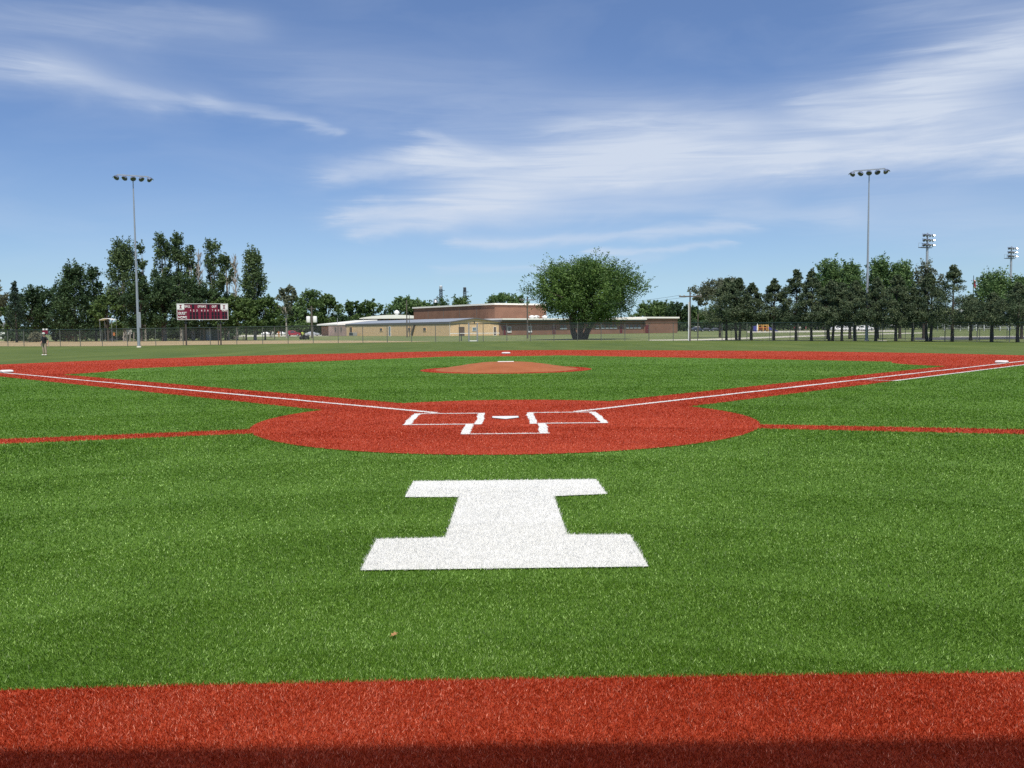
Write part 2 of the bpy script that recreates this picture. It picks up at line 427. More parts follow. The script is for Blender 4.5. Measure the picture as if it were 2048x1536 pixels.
M_['leaf_pine'] = leaf_mat('pine_needle', (0.049, 0.084, 0.044), (0.138, 0.172, 0.083), transl=.12)
M_['leaf_spruce'] = leaf_mat('spruce_needle', (0.020, 0.044, 0.029), (0.054, 0.091, 0.055), transl=.1)
M_['leaf_fresh'] = leaf_mat('fresh_leaf', (0.070, 0.137, 0.043), (0.178, 0.274, 0.098))
M_['leaf_bush'] = leaf_mat('bush_leaf', (0.051, 0.078, 0.020), (0.137, 0.166, 0.045))
M_['leaf_copper'] = leaf_mat('copper_leaf', (0.053, 0.027, 0.017), (0.095, 0.048, 0.028))
M_['leaf_grey'] = leaf_mat('grey_grass_leaf', (0.132, 0.138, 0.085), (0.240, 0.241, 0.150))
M_['skin'] = plain('skin', (.45, .25, .17), .5)
M_['shirt_black'] = plain('black_shirt', (.014, .014, .018), .8)
M_['khaki'] = plain('khaki_cloth', (.36, .30, .215), .85)
M_['cap_grey'] = plain('pale_cap', (.52, .53, .48), .8)
M_['hivis'] = plain('yellow_green_cloth', (.62, .75, .12), .8)
M_['orange'] = plain('orange_plastic', (.45, .15, .04), .5)
M_['blue'] = plain('blue_plastic', (.05, .05, .25), .4)
M_['yellow'] = plain('yellow_plastic', (.60, .33, .08), .5)
M_['tyre'] = plain('tyre_rubber', (.02, .02, .02), .8)
M_['car_red'] = plain('red_car_paint', (.30, .015, .03), .25, spec=.7, var=.05)
M_['car_silver'] = plain('silver_car_paint', (.50, .53, .58), .25, spec=.7, var=.05, metal=.3)
M_['car_white'] = plain('white_car_paint', (.80, .80, .80), .25, spec=.7, var=.03)
M_['car_dark'] = plain('dark_car_paint', (.02, .025, .045), .2, spec=.8, var=.05)
M_['teal'] = plain('teal_roof', (.022, .06, .052), .6)  # colour darkened to stand in for the shade around the shed
M_['siding'] = plain('grey_siding', (.30, .31, .30), .7, scale=1)
M_['shingle'] = plain('grey_shingle', (.17, .175, .18), .85, scale=4, var=.2)
M_['bleach'] = plain('aluminium_bench', (.55, .56, .56), .4, metal=.4)
M_['leaf_brown'] = plain('dry_leaf', (.36, .20, .08), .7, scale=60, var=.3)
M_['shade_screen'] = plain('shade_caster_panel', (.05, .07, .06), .7)
_mt = M_['shade_screen']; _nt = _mt.node_tree; _b = _nt.nodes['Principled BSDF']; _tr = _nt.nodes.new('ShaderNodeBsdfTransparent')
_ms = _nt.nodes.new('ShaderNodeMixShader'); _ms.inputs[0].default_value = .76; _nt.links.new(_tr.outputs[0], _ms.inputs[1]); _nt.links.new(_b.outputs[0], _ms.inputs[2])
_nt.links.new(_ms.outputs[0], _nt.nodes['Material Output'].inputs[0])   # added shade screen: a quarter of the light let through to lift its shade

# ------------------------------------------------------------------ the field
HOME_R = 3.98
A_OFF = 0.95
BASES = ((19.40, 19.40), (-19.40, 19.40))


def in_inner(x, y):
    a = (x+y)/2**.5; b = (y-x)/2**.5; L = 27.43-.85
    r = (a > A_OFF) & (b > A_OFF) & (a < L) & (b < L) & (x*x+y*y > HOME_R**2)
    for bx, by in BASES: r &= (x-bx)**2+(y-by)**2 > 4.15**2
    r &= x*x+(y-38.8)**2 > 5.0**2
    return r


def outer_r(th):
    """reach of the red infield from the pitcher's plate, th measured from straightaway centre"""
    return 26.5+2.6*np.exp(-(th/0.32)**2)


def in_fan(x, y):
    th = np.arctan2(x, y-18.44); r = np.hypot(x, y-18.44)
    return (r < outer_r(th)) & (y > np.abs(x)-A_OFF*2**.5) & (y > 0)


STRIPS = (((3.6, -1.24), (40.0, -11.9), .29), ((-3.6, -1.24), (-40.0, -11.9), .29))


def in_strip(x, y):
    r = np.zeros_like(x, dtype=bool)
    for (x0, y0), (x1, y1), hw in STRIPS:
        dx, dy = x1-x0, y1-y0; L = math.hypot(dx, dy)
        t = ((x-x0)*dx+(y-y0)*dy)/L; d = np.abs((x-x0)*dy-(y-y0)*dx)/L
        r |= (t > 0) & (t < L) & (d < hw)
    return r


FRONT = [(-60, -10.85), (-14, -10.66), (-2.1, -10.585), (-1.0, -10.55), (0, -10.53), (1.0, -10.525), (2.2, -10.52), (14, -10.50), (60, -10.5)]


def in_front(x, y):
    return y < np.interp(x, [p[0] for p in FRONT], [p[1] for p in FRONT])


def is_red(x, y):
    mound = (x*x+(y-17.9)**2 < 3.15**2)
    home = x*x+y*y < HOME_R**2
    return in_front(x, y) | home | in_strip(x, y) | (in_fan(x, y) & ~in_inner(x, y)) | mound


def poly_sheet(name, poly, z, mat, center=None, kind='structure', holes=None):
    bm = bmesh.new(); vs = [bm.verts.new((x, y, z)) for x, y in poly]
    if center is None:
        bm.faces.new(vs)
    else:
        c = bm.verts.new((center[0], center[1], z))
        for i in range(len(vs)): bm.faces.new((vs[i], vs[(i+1) % len(vs)], c))
    me = bpy.data.meshes.new(name); bmesh.ops.recalc_face_normals(bm, faces=bm.faces)
    for f in bm.faces:
        if f.normal.z < 0: f.normal_flip()
    bm.to_mesh(me); bm.free(); me.materials.append(mat)
    return tag(link(bpy.data.objects.new(name, me)), kind=kind)


# open country out to the horizon, then the lawns on it
poly_sheet('ground', [(-3000, -300), (3000, -300), (3000, 5000), (-3000, 5000)], -0.02, M_['field_grass'])
fence_px = [(-160, 691.5), (-60, 692.5), (60, 692.8), (245, 692.3), (353, 690.4), (454, 688.8), (601, 686.6), (742, 684.9), (900, 683.2),
            (1090, 681.9), (1285, 681.3), (1454, 681.3), (1640, 682.0), (1808, 682.8), (1930, 683.6), (2030, 684.6), (2120, 685.8), (2240, 688.0)]
fence_pts = [ground(*p) for p in fence_px]


def smooth_line(pts, n=3):
    pts = [Vector((p[0], p[1], 0)) for p in pts]
    for _ in range(n):
        q = [pts[0]]
        for i in range(len(pts)-1):
            q += [pts[i].lerp(pts[i+1], .25), pts[i].lerp(pts[i+1], .75)]
        q.append(pts[-1]); pts = q
    return pts


fence_line = smooth_line(fence_pts, 2)
lawn = [(p.x, p.y) for p in fence_line]
lawn = [(-140, -60), (-140, 70)]+lawn+[(110, 20), (110, -60)]
poly_sheet('outfield_grass', lawn, -0.012, M_['outfield'], center=(0, 20))
# synthetic turf in foul ground and behind the plate: everything this side of the baselines
foul = [(-80, -40), (-80, 30)]
foul += [(-27.6+0.0, 26.3), (-.2, 0.0), (.2, 0.0), (27.6, 26.3), (80, 30), (80, -40)]
poly_sheet('foul_turf', foul, -0.006, M_['green_base'])
# red infield fan (skinned arc and baselines)
fan = []
ths = np.linspace(-2.3, 2.3, 700)
for th in ths:
    r = float(outer_r(th)); x = r*math.sin(th); y = 18.44+r*math.cos(th)
    if y > abs(x)-A_OFF*2**.5: fan.append((x, y))
fan = [(0, -A_OFF*2**.5)]+[(x, y) for x, y in fan]
poly_sheet('infield_red_turf', fan, -0.003, M_['red_base'], center=(0, 18.44))


def star(center, test, rmax=40, n=900):
    out = []
    for k in range(n):
        th = 2*math.pi*k/n; lo, hi = 0.0, rmax
        c, s = math.cos(th), math.sin(th)
        # first exit by marching
        rr = np.linspace(0.2, rmax, 800); ok = test(center[0]+rr*c, center[1]+rr*s)
        i = int(np.argmin(ok)) if not ok.all() else len(rr)-1
        lo, hi = rr[max(i-1, 0)], rr[i]
        for _ in range(18):
            md = (lo+hi)/2
            if test(np.array([center[0]+md*c]), np.array([center[1]+md*s]))[0]: lo = md
            else: hi = md
        out.append((center[0]+lo*c, center[1]+lo*s))
    return out


poly_sheet('infield_green_turf', star((0, 17.9), in_inner), 0.0, M_['green_base'], center=(0, 17.9))
circ = lambda cx, cy, r, n=160: [(cx+r*math.cos(2*math.pi*k/n), cy+r*math.sin(2*math.pi*k/n)) for k in range(n)]
poly_sheet('home_plate_circle', circ(0, 0, HOME_R), 0.003, M_['red_base'])
poly_sheet('mound_ring', circ(0, 17.9, 3.12), 0.003, M_['red_base'])
for (x0, y0), (x1, y1), hw in STRIPS:
    dx, dy = x1-x0, y1-y0; L = math.hypot(dx, dy); nx, ny = -dy/L*hw, dx/L*hw
    poly_sheet('red_turf_path', [(x0+nx, y0+ny), (x0-nx, y0-ny), (x1-nx, y1-ny), (x1+nx, y1+ny)], -0.0045, M_['red_base'])
poly_sheet('warning_track', FRONT+[(60, -40), (-60, -40)], -0.002, M_['red_base'])

# --- white markings (inlaid white turf) as polygons with slightly wandering edges
def wob(p0, p1, w, amp=0.012, step=0.25):
    """a line marking from p0 to p1 whose width wanders as inlaid turf does"""
    dx, dy = p1[0]-p0[0], p1[1]-p0[1]; L = math.hypot(dx, dy); n = max(2, int(L/step)); nx, ny = -dy/L, dx/L
    a = []; b = []; off = 0
    for i in range(n+1):
        t = i/n; off = off*.9+rnd.uniform(-amp, amp)*.5
        for lst, sg in ((a, 1), (b, -1)):
            k = w/2+rnd.uniform(-amp, amp)*.5
            lst.append((p0[0]+dx*t+nx*(sg*k+off), p0[1]+dy*t+ny*(sg*k+off)))
    return a+b[::-1]


S2 = 2**.5
I_poly = [(-.875, -8.86), (.885, -8.845), (.885, -8.02), (.445, -8.0), (.43, -6.56), (.90, -6.48), (.885, -5.73), (-.885, -5.735), (-.875, -6.53), (-.40, -6.555), (-.415, -8.045), (-.895, -8.07)]
LN = .075
x0, x1, yb, yt = .37, 1.59, -.70, 1.13
mark = []
for s in (1, -1):
    mark += [wob((s*(x0+.055), yb), (s*(x0+.055), yt), .115, .014, .06), wob((s*(x1-.055), yb), (s*(x1-.055), yt), .115, .014, .06),
             wob((s*(x0+.11), yt-LN/2), (s*(x1-.11), yt-LN/2), LN, .010, .08), wob((s*(x0+.11), yb+LN/2), (s*(x1-.11), yb+LN/2), LN, .010, .08)]
    mark += [wob((s*.555, yb-.003), (s*.555, -1.98), .125, .014, .06)]
mark += [wob((-.50, -1.95), (.50, -1.95), .06, .008, .08)]
foul_lines = [wob((1.22, 1.22), (60, 60), .115, .026, .8), wob((-1.22, 1.22), (-60, 60), .115, .026, .8)]
o9 = .93/S2
lane = [wob((9.70+o9, 9.70-o9), (30+o9, 30-o9), .10, .012, .5), wob((9.72, 9.70), (9.70+o9, 9.70-o9), .07, .01, .2)]
WHITE_POLYS = [I_poly]+mark+foul_lines+lane


def tri_sheet(name, polys, z, mat):
    bm = bmesh.new()
    for k, p in enumerate(polys):
        f = bm.faces.new([bm.verts.new((x, y, z+.0003*(k % 5))) for x, y in p])
    bmesh.ops.triangulate(bm, faces=bm.faces)
    for f in bm.faces:
        if f.normal.z < 0: f.normal_flip()
    me = bpy.data.meshes.new(name); bm.to_mesh(me); bm.free(); me.materials.append(mat)
    return link(bpy.data.objects.new(name, me))


lo = tri_sheet('turf_letter', [I_poly], .006, M_['white_base'])
tag(lo, 'large white block letter I inlaid in the green turf behind home plate', 'turf letter')
bx = tri_sheet('box_lines', mark, .0075, M_['white_base']); tag(bx, kind='structure')
fl = tri_sheet('foul_lines', foul_lines+lane, .0065, M_['white_base']); tag(fl, kind='structure')


def inside_any(x, y, polys):
    r = np.zeros_like(x, dtype=bool)
    for p in polys:
        P = np.array(p); mn, mxx = P.min(0), P.max(0)
        m_ = (x > mn[0]) & (x < mxx[0]) & (y > mn[1]) & (y < mxx[1])
        if not m_.any(): continue
        xs, ys = x[m_], y[m_]; c = np.zeros(len(xs), bool)
        for i in range(len(P)):
            (xa, ya), (xb, yb_) = P[i], P[i-1]
            if ya == yb_: continue
            c ^= ((ya > ys) != (yb_ > ys)) & (xs < (xb-xa)*(ys-ya)/(yb_-ya)+xa)
        r[m_] |= c
    return r


NAPW = [[(np.cos(a)*k, np.sin(a)*k*.8, p, w) for a, k, p, w in zip(rng.uniform(0, 3.14, 11), rng.uniform(.5, 9, 11), rng.uniform(0, 6.3, 11), rng.uniform(.02, .065, 11))] for _ in (0, 1)]


def nap(x, y, i):
    """how the brushed pile lies from place to place"""
    return sum(w*np.sin(kx*x+ky*y+p+1.3*np.sin(.37*kx*y-.29*ky*x+p)) for kx, ky, p, w in NAPW[i])


def fibres():
    ax, ay, az_, col = [], [], [], []
    # rings of decreasing density away from the plate-side wall
    edges = [2.2, 3, 4, 5, 6.5, 8, 10, 13, 17, 22, 28, 36, 46, 62]
    X = []; Y = []; W = []
    for d0, d1 in zip(edges[:-1], edges[1:]):
        d = (d0+d1)/2; n_m2 = 70000*(3.1/max(d, 3.1))**2.25
        area = math.radians(78)/2*(d1*d1-d0*d0); n = int(n_m2*area)
        rr = np.sqrt(rng.uniform(d0*d0, d1*d1, n)); th = rng.uniform(-math.radians(39), math.radians(39), n)
        X.append(CX+rr*np.sin(th)); Y.append(CY+rr*np.cos(th)); W.append(np.clip(rr/872*.70, .0022, .026))
    X = np.concatenate(X); Y = np.concatenate(Y); W = np.concatenate(W)
    D = np.hypot(X-CX, Y-CY)
    zt = np.hypot(X, Y-18.44)
    th = np.arctan2(X, Y-18.44)
    foul_side = Y < np.abs(X)-A_OFF*S2+.05
    on_turf = (zt < outer_r(th)) | ((Y < np.abs(X)) & (Y < 24))
    keep = on_turf & ~(X*X+(Y-17.9)**2 < 2.64**2)
    # nothing on the plate and bases
    keep &= ~((np.abs(X) < .235) & (Y > -.02-0) & (Y < .45) & (Y > np.abs(X)-.02))
    for bx_, by_ in ((19.13, 19.40), (-19.13, 19.4), (0, 38.8)): keep &= ~((np.abs(X-bx_) < .3) & (np.abs(Y-by_) < .3))
    X, Y, W, D = X[keep], Y[keep], W[keep], D[keep]
    jx = rng.normal(0, .008, len(X)); jy = rng.normal(0, .008, len(X))
    white = inside_any(X+jx, Y+jy, WHITE_POLYS)
    red = is_red(X+jx, Y+jy) & ~white
    res = {}
    for nm, msk in (('green', ~white & ~red), ('red', red), ('white', white)):
        x, y, w, d = X[msk], Y[msk], W[msk].copy(), D[msk]; n = len(x)
        h = rng.uniform(.008, .0155, n)*np.clip(d/9, 1, 1.4)
        if nm == 'red': h *= .95
        if nm == 'white': h = rng.uniform(.014, .024, n)
        ph = rng.uniform(0, math.pi, n)
        dx, dy = np.cos(ph), np.sin(ph)
        # pile leans, in patches a few decimetres across
        lean = h*(.25+.9*rng.random(n)); pa = 2*np.pi*rng.random(n)
        lx = lean*np.cos(pa)+h*nap(x, y, 0); ly = lean*np.sin(pa)+h*nap(x, y, 1)
        V = np.empty((n, 3, 3), np.float32); z0 = np.full(n, .0)
        V[:, 0] = np.stack([x-dx*w/2, y-dy*w/2, z0], 1); V[:, 1] = np.stack([x+dx*w/2, y+dy*w/2, z0], 1)
        V[:, 2] = np.stack([x+lx, y+ly, h], 1)
        tone = np.clip(rng.normal(.41, .235, n), 0, 1); tone = np.where(rng.random(n) < .07, tone+.55, tone)  # a few fibres pushed up into the painted sparkle colour
        tone = .42+(tone-.42)*np.clip(10/d, .42, 1.0)
        res[nm] = (V.reshape(-1, 3), np.repeat(tone, 3))
        if nm == 'white': h *= 1.0
    for nm, lab in (('green', 'short green plastic turf fibres over the field'), ('red', 'short brick red plastic turf fibres over the skinned areas'),
                    ('white', 'short white plastic turf fibres of the letter and lines')):
        V, t = res[nm]
        o = mesh_np(nm+'_turf_fibres', V, 3, M_['fib_'+nm], {'tone': t})
        tag(o, lab, 'artificial turf', kind='stuff')


fibres()

# --- pitcher's mound
mb = MB(); prof = []; N = 72; rings = 22
vs = []
for i in range(rings+1):
    r = 2.62*i/rings
    for k in range(N):
        t = 2*math.pi*k/N; wobr = 1+.02*math.sin(3*t)+.012*math.sin(7*t+1)
        flat = .90; q = min(1, max(0, (r-flat)/(2.62-flat)))
        z = .255*(1-q**1.05)+(.004*math.sin(r*9+t*5) if 0 < q < 1 else 0)+.006
        vs.append((r*wobr*math.cos(t), r*wobr*math.sin(t), z))
fs = [(i*N+k, i*N+(k+1) % N, (i+1)*N+(k+1) % N, (i+1)*N+k) for i in range(1, rings) for k in range(N)]
fs.append(tuple(range(N, 2*N)))
mo = MB().add(vs, fs, 0, True).build('pitchers_mound', M_['clay']); mo.location = (0, 17.95, 0)
tag(mo, 'low orange brown clay pitching mound inside its red turf ring', 'mound')
pr = MB().box((0, 18.52, .262), (.61, .152, .04)).build('pitching_rubber', M_['rubber'], bevel=.008)
tag(pr, 'narrow pale pitching rubber set on top of the clay mound', 'pitching rubber')

# --- home plate: five-sided white rubber with black edge
hp = empty('home_plate', (0, 0, 0.004), 0, 'white five-sided home plate between the two batter boxes', 'home plate')
P5 = [(0, 0), (.216, .216), (.216, .432), (-.216, .432), (-.216, .216)]
def scaled(poly, k, c=(0, .25)): return [(c[0]+(x-c[0])*k, c[1]+(y-c[1])*k) for x, y in poly]
MB().prism(scaled(P5, 1.06), 0, .009).build('black_edge', M_['black'], hp)
MB().prism(P5, .009, .014).build('plate_top', M_['rubber'], hp)


def base_bag(name, loc, rz, label):
    e = empty(name, loc, rz, label, 'base', 'bases of the diamond')
    b = MB(); s = .19
    vs = [(-s, -s, 0), (s, -s, 0), (s, s, 0), (-s, s, 0), (-s, -s, .06), (s, -s, .06), (s, s, .06), (-s, s, .06), (-s*.8, -s*.8, .085), (s*.8, -s*.8, .085), (s*.8, s*.8, .085), (-s*.8, s*.8, .085)]
    b.add(vs, [(0, 1, 5, 4), (1, 2, 6, 5), (2, 3, 7, 6), (3, 0, 4, 7), (4, 5, 9, 8), (5, 6, 10, 9), (6, 7, 11, 10), (7, 4, 8, 11), (8, 9, 10, 11), (3, 2, 1, 0)])
    b.build('bag', M_['rubber'], e, bevel=.012)
    MB().box((0, 0, .004), (.40, .40, .02)).build('anchor_plate', M_['black'], e)
    return e


q = math.pi/4
base_bag('base', (19.40-.27, 19.40, .012), q, 'square white base on the red turf at the right end of the infield')
base_bag('base', (-19.40+.27, 19.40, .012), q, 'square white base at the left edge where the left line ends')
base_bag('base', (0, 38.80, .012), q, 'square white base seen beyond the clay mound')

lf = ground(788, 1281)
lv = [(0, 0, 0), (.012, .010, .004), (.022, .004, .003), (.030, .014, .006), (.044, .010, .007), (.036, .022, .008), (.050, .030, .010), (.034, .034, .009), (.020, .044, .011), (.018, .030, .006), (.004, .030, .009), (.008, .018, .004)]
lfo = MB().add([(x*.75, y*.95, z) for x, y, z in lv]+[(x*.75, y*.95, z-.0012) for x, y, z in lv],
               [tuple(range(12)), tuple(range(12, 24))[::-1]]+[(i, (i+1) % 12, 12+(i+1) % 12, 12+i) for i in range(12)]).build('fallen_leaf', M_['leaf_brown'])
lfo.location = (lf[0]-.02, lf[1], .018); tag(lfo, 'small dry brown leaf lying on the green turf in front', 'leaf')

# --- unseen screen added behind the camera, sized so its shade crosses the warning track
SH_Y = -11.10; WY = -15.6
hB = (SH_Y-WY)*math.tan(SUN_EL)/(-SH[1])
bk = empty('shade_caster', (0, WY, 0), 0, 'unseen dark green screen on tall posts, added behind home plate to throw the shade in front', 'shade_screen')
MB().add([(-30, 0, 0), (30, 0, 0), (30, 0, hB), (-30, 0, hB)], [(0, 1, 2, 3)]).build('shade_panel', M_['shade_screen'], bk)
for k in range(13):
    MB().box((-30+5*k, -.33, hB/2), (.15, .15, hB)).build('post', M_['galv'], bk)

# --- dry strip, paths and tracks beyond the fence (sheets a few millimetres apart)
dry = [ground(-150, 681.5), ground(0, 682.0), ground(150, 682.6), ground(300, 682.2), ground(470, 681.2), ground(620, 680.8), ground(740, 681.2), ground(860, 683.0)]
low = [ground(p, y) for p, y in ((860, 683.5), (742, 685.0), (601, 686.8), (454, 688.9), (353, 690.3), (245, 692.0), (60, 692.7), (-150, 691.6))]
poly_sheet('dry_grass_strip', dry+[(x, y+.5) for x, y in low], -.009, M_['dry'])
poly_sheet('path', [ground(*p) for p in ((1297, 680.8), (1400, 680.4), (1450, 679.6), (1580, 674.3), (1720, 669.6), (1860, 666.2), (1860, 664.6), (1720, 667.6), (1580, 671.6), (1450, 676.2), (1400, 677.9), (1297, 679.6))], -.012, M_['concrete'])
poly_sheet('parking_lot', [ground(*p) for p in ((1495, 665.2), (1720, 663.6), (1790, 663.2), (1790, 660.4), (1495, 662.2))], -.014, M_['concrete'])
poly_sheet('car_park', [ground(*p) for p in ((470, 673.4), (657, 672.2), (657, 668.8), (470, 670.2))], -.014, M_['concrete'])
poly_sheet('running_track', [ground(*p) for p in ((1830, 679.5), (1910, 679.3), (1990, 678.4), (2140, 677.2), (2140, 671.8), (1990, 673.0), (1830, 675.0))], -.013, M_['asphalt'])
poly_sheet('track_kerb', [ground(*p) for p in ((1880, 674.4), (1990, 673.4), (2140, 671.9), (2140, 671.0), (1990, 672.2), (1880, 673.2))], -.010, M_['concrete'])
poly_sheet('gravel_patch', [ground(*p) for p in ((1741, 682.2), (1768, 682.0), (1776, 680.2), (1750, 680.8))], -.011, M_['concrete'])

# ------------------------------------------------------------------ outfield fence
def walk(line, step, start=0.0):
    out = []; acc = -start
    for a, b in zip(line[:-1], line[1:]):
        L = (b-a).length; t = -acc if acc < 0 else 0
        t = (step-acc % step) % step if acc >= 0 else -acc
        while t <= L:
            out.append(a.lerp(b, t/L)); t += step
        acc += L
    return out


def resample(line, step):
    pts = [line[0]]; carry = 0.0
    for a, b in zip(line[:-1], line[1:]):
        L = (b-a).length; t = step-carry
        while t <= L:
            pts.append(a.lerp(b, t/L)); t += step
        carry = (carry+L) % step
    return pts


def chain_fence(name, line, height, step, label, post_m, rail_m, mesh_m, hfun=None, pr=.042, rr=.030, bottom=False):
    pts = resample(line, step); hf = hfun or (lambda i, n: height)
    f = empty(name, tuple(pts[len(pts)//2]), 0, label, 'fence'); o0 = pts[len(pts)//2]
    loc = [p-o0 for p in pts]; n = len(pts)
    for i, p in enumerate(loc):
        h = hf(i, n)
        MB().tube([p+Vector((0, 0, -.05)), p+Vector((0, 0, h+.02))], pr, 8).build('post', post_m, f)
    tops = [p+Vector((0, 0, hf(i, n))) for i, p in enumerate(loc)]
    MB().tube(tops, rr, 6).build('top_rail', rail_m, f)
    V = []; A = []; s = 0.0
    for i in range(n-1):
        a, b = loc[i], loc[i+1]; L = (b-a).length; ha, hb = hf(i, n), hf(i+1, n); dn = Vector((b.y-a.y, a.x-b.x, 0)).normalized()*(-.036)
        for p, z, ss in ((a, .02, s), (b, .02, s+L), (b, hb, s+L), (a, ha, s)):
            V.append((p.x+dn.x, p.y+dn.y, z)); A.append(ss)
        s += L
    mesh_np('wire_mesh', np.array(V), 4, mesh_m, {'along': np.array(A)}, f)
    return f


hp_ = [(-160, 660.2), (60, 660.3), (245, 658.0), (320, 657.0), (454, 654.6), (601, 652.3), (742, 650.5), (900, 647.8), (1090, 646.6), (1285, 645.9), (1454, 645.6), (1640, 645.4), (1808, 645.3), (2030, 645.4), (2240, 645.6)]
_pf = resample(fence_line, 3.05)


def fence_h(i, n):
    p = _pf[i]; rel = np.array([p.x-CX, p.y-CY, 0-CH]); d = rel @ FW; px = 1024+F_PX*(rel @ RT)/d
    ty = float(np.interp(px, [a for a, b in hp_], [b for a, b in hp_]))
    return max(1.5, min(2.6, zof(px, ty, p.x, p.y)))


chain_fence('chain_link_fence', fence_line, 1.9, 3.05, 'long dark green chain link fence around the outfield with grey posts', M_['post'], M_['rail'], M_['chain'], fence_h, rr=.055)

ga = at(946, 110.5)
g = empty('fence_gate', (ga[0], ga[1]+.2, 0), .02, 'bright galvanised gate frame set in the outfield fence in front of the gabled end wall', 'gate')
wgt = 18/1744*110.5
for s in (-1, 1): MB().tube([(s*wgt/2, 0, -.05), (s*wgt/2, 0, 2.36)], .055, 10).build('gate_post', M_['galv'], g)
MB().tube([(-wgt/2+.12, -.02, .06), (wgt/2-.12, -.02, .06)], .05, 8).build('bottom_rail', M_['white'], g)
MB().tube([(-wgt/2+.12, -.02, 2.2), (wgt/2-.12, -.02, 2.2)], .03, 8).build('top_rail', M_['rail'], g)
for s in (-1, 1): MB().tube([(s*(wgt/2-.12), -.02, .06), (s*(wgt/2-.12), -.02, 2.2)], .03, 8).build('side_rail', M_['galv'], g)

# low fence beyond the pines
low_l = smooth_line([ground(*p) for p in ((1462, 679.6), (1560, 679.9), (1700, 680.3), (1830, 680.7), (1950, 681.6), (2100, 682.6))], 1)
chain_fence('low_fence', low_l, 1.1, 2.6, 'low black chain link fence running behind the pine trunks', M_['dark_metal'], M_['dark_metal'], M_['chain_dark'], None, .026, .024)


# ------------------------------------------------------------------ floodlight poles
def flood(parent, M4, mats=None):
    """one floodlight: ballast neck, spun bowl, visor and glass, aimed down its local -Y"""
    lp = MB()
    R = M4 @ Matrix.Rotation(math.radians(90), 4, 'X')
    lp.lathe([(.06, -.30), (.12, -.28), (.17, -.16), (.27, -.06), (.34, .06), (.355, .14), (.345, .14), (.33, .07)], R, 18)
    lp.add([R @ Vector((.36*math.cos(t), .36*math.sin(t), zz)) for zz in (.10, .44) for t in [math.radians(20+140*k/10) for k in range(11)]],
           [(k, k+1, 12+k, 11+k) for k in range(10)], 0, True)
    o = lp.build('floodlight', M_['shiny'], parent)
    MB().lathe([(.001, .075), (.2, .072), (.325, .06)], R, 18).build('glass', M_['glass'], o)
    return o


def light_pole(px, py, top_y, face, label):
    x, y = ground(px, py); H = zof(px, top_y, x, y)
    e = empty('floodlight_pole', (x, y, 0), math.atan2(face[0], -face[1]), label, 'light pole', 'floodlight poles beyond the infield')
    MB().lathe([(.150, 0), (.150, .4), (.130, 3.2), (.095, H*.5), (.05, H)], None, 16).build('pole', M_['galv'], e)
    MB().lathe([(.22, 0), (.22, .12), (.16, .14)], None, 16).build('base_collar', M_['concrete'], e)
    bb = MB().box((.15, -.0, 2.75), (.20, .30, 1.55)).build('control_box', M_['galv'], e, bevel=.02)
    MB().box((.256, 0, 2.75), (.012, .25, 1.4)).build('box_door', M_['galv'], bb)
    MB().box((0, 0, H-.05), (2.9, .10, .10)).build('crossarm', M_['galv'], e)
    for k in range(5):
        X = (-1.48+.74*k); yaw = (k-2)*.35+rnd.uniform(-.15, .15)
        M4 = Matrix.Translation((X, -.16, H-.34)) @ Matrix.Scale(.78, 4) @ Matrix.Rotation(yaw, 4, 'Z') @ Matrix.Rotation(math.radians(34), 4, 'X')
        fo = flood(e, M4)
        MB().tube([(X, 0, H-.08), (X, -.06, H-.3)], .03, 6).build('bracket', M_['dark_metal'], fo)
    return e


light_pole(278, 695, 351, (.44, -.90), 'tall grey floodlight pole with five lamps left of the scoreboard')
light_pole(1733, 682, 339, (-.44, -.90), 'tall grey floodlight pole with five lamps in front of the pines')


def stadium_pole(px, depth, top_y, bot_y, label):
    x, y = at(px, depth); H = zof(px, top_y, x, y)
    e = empty('stadium_light', (x, y, 0), math.radians(28), label, 'light pole', 'stadium lights beyond the trees')
    MB().lathe([(.36, 0), (.34, H*.3), (.25, H-3.4), (.16, H)], None, 14).build('pole', M_['galv'], e)
    MB().box((-.7, 0, H-3.2), (3.4, .9, .12)).build('platform', M_['dark_metal'], e)
    pf = MB()
    for s in (-2.35, -1.2, 0, .95): pf.tube([(s, .42, H-3.2), (s, .42, H-2.2)], .03, 5)
    pf.tube([(-2.35, .42, H-2.2), (.95, .42, H-2.2)], .03, 5); pf.build('railing', M_['galv'], e)
    for r in range(3):
        zz = H-.3-1.05*r
        MB().box((0, 0, zz), (3.4, .12, .12)).build('crossarm', M_['galv'], e)
        for k in range(4):
            M4 = Matrix.Translation((-1.5+k*1.0, -.25, zz-.25)) @ Matrix.Scale(1.05, 4) @ Matrix.Rotation((k-1.5)*.3, 4, 'Z') @ Matrix.Rotation(math.radians(30), 4, 'X')
            flood(e, M4)


stadium_pole(1851.5, 190, 466, 0, 'nearer stadium light with three rows of lamps above the pines')
stadium_pole(2019, 232, 493, 0, 'farther stadium light with three rows of lamps at the right edge')


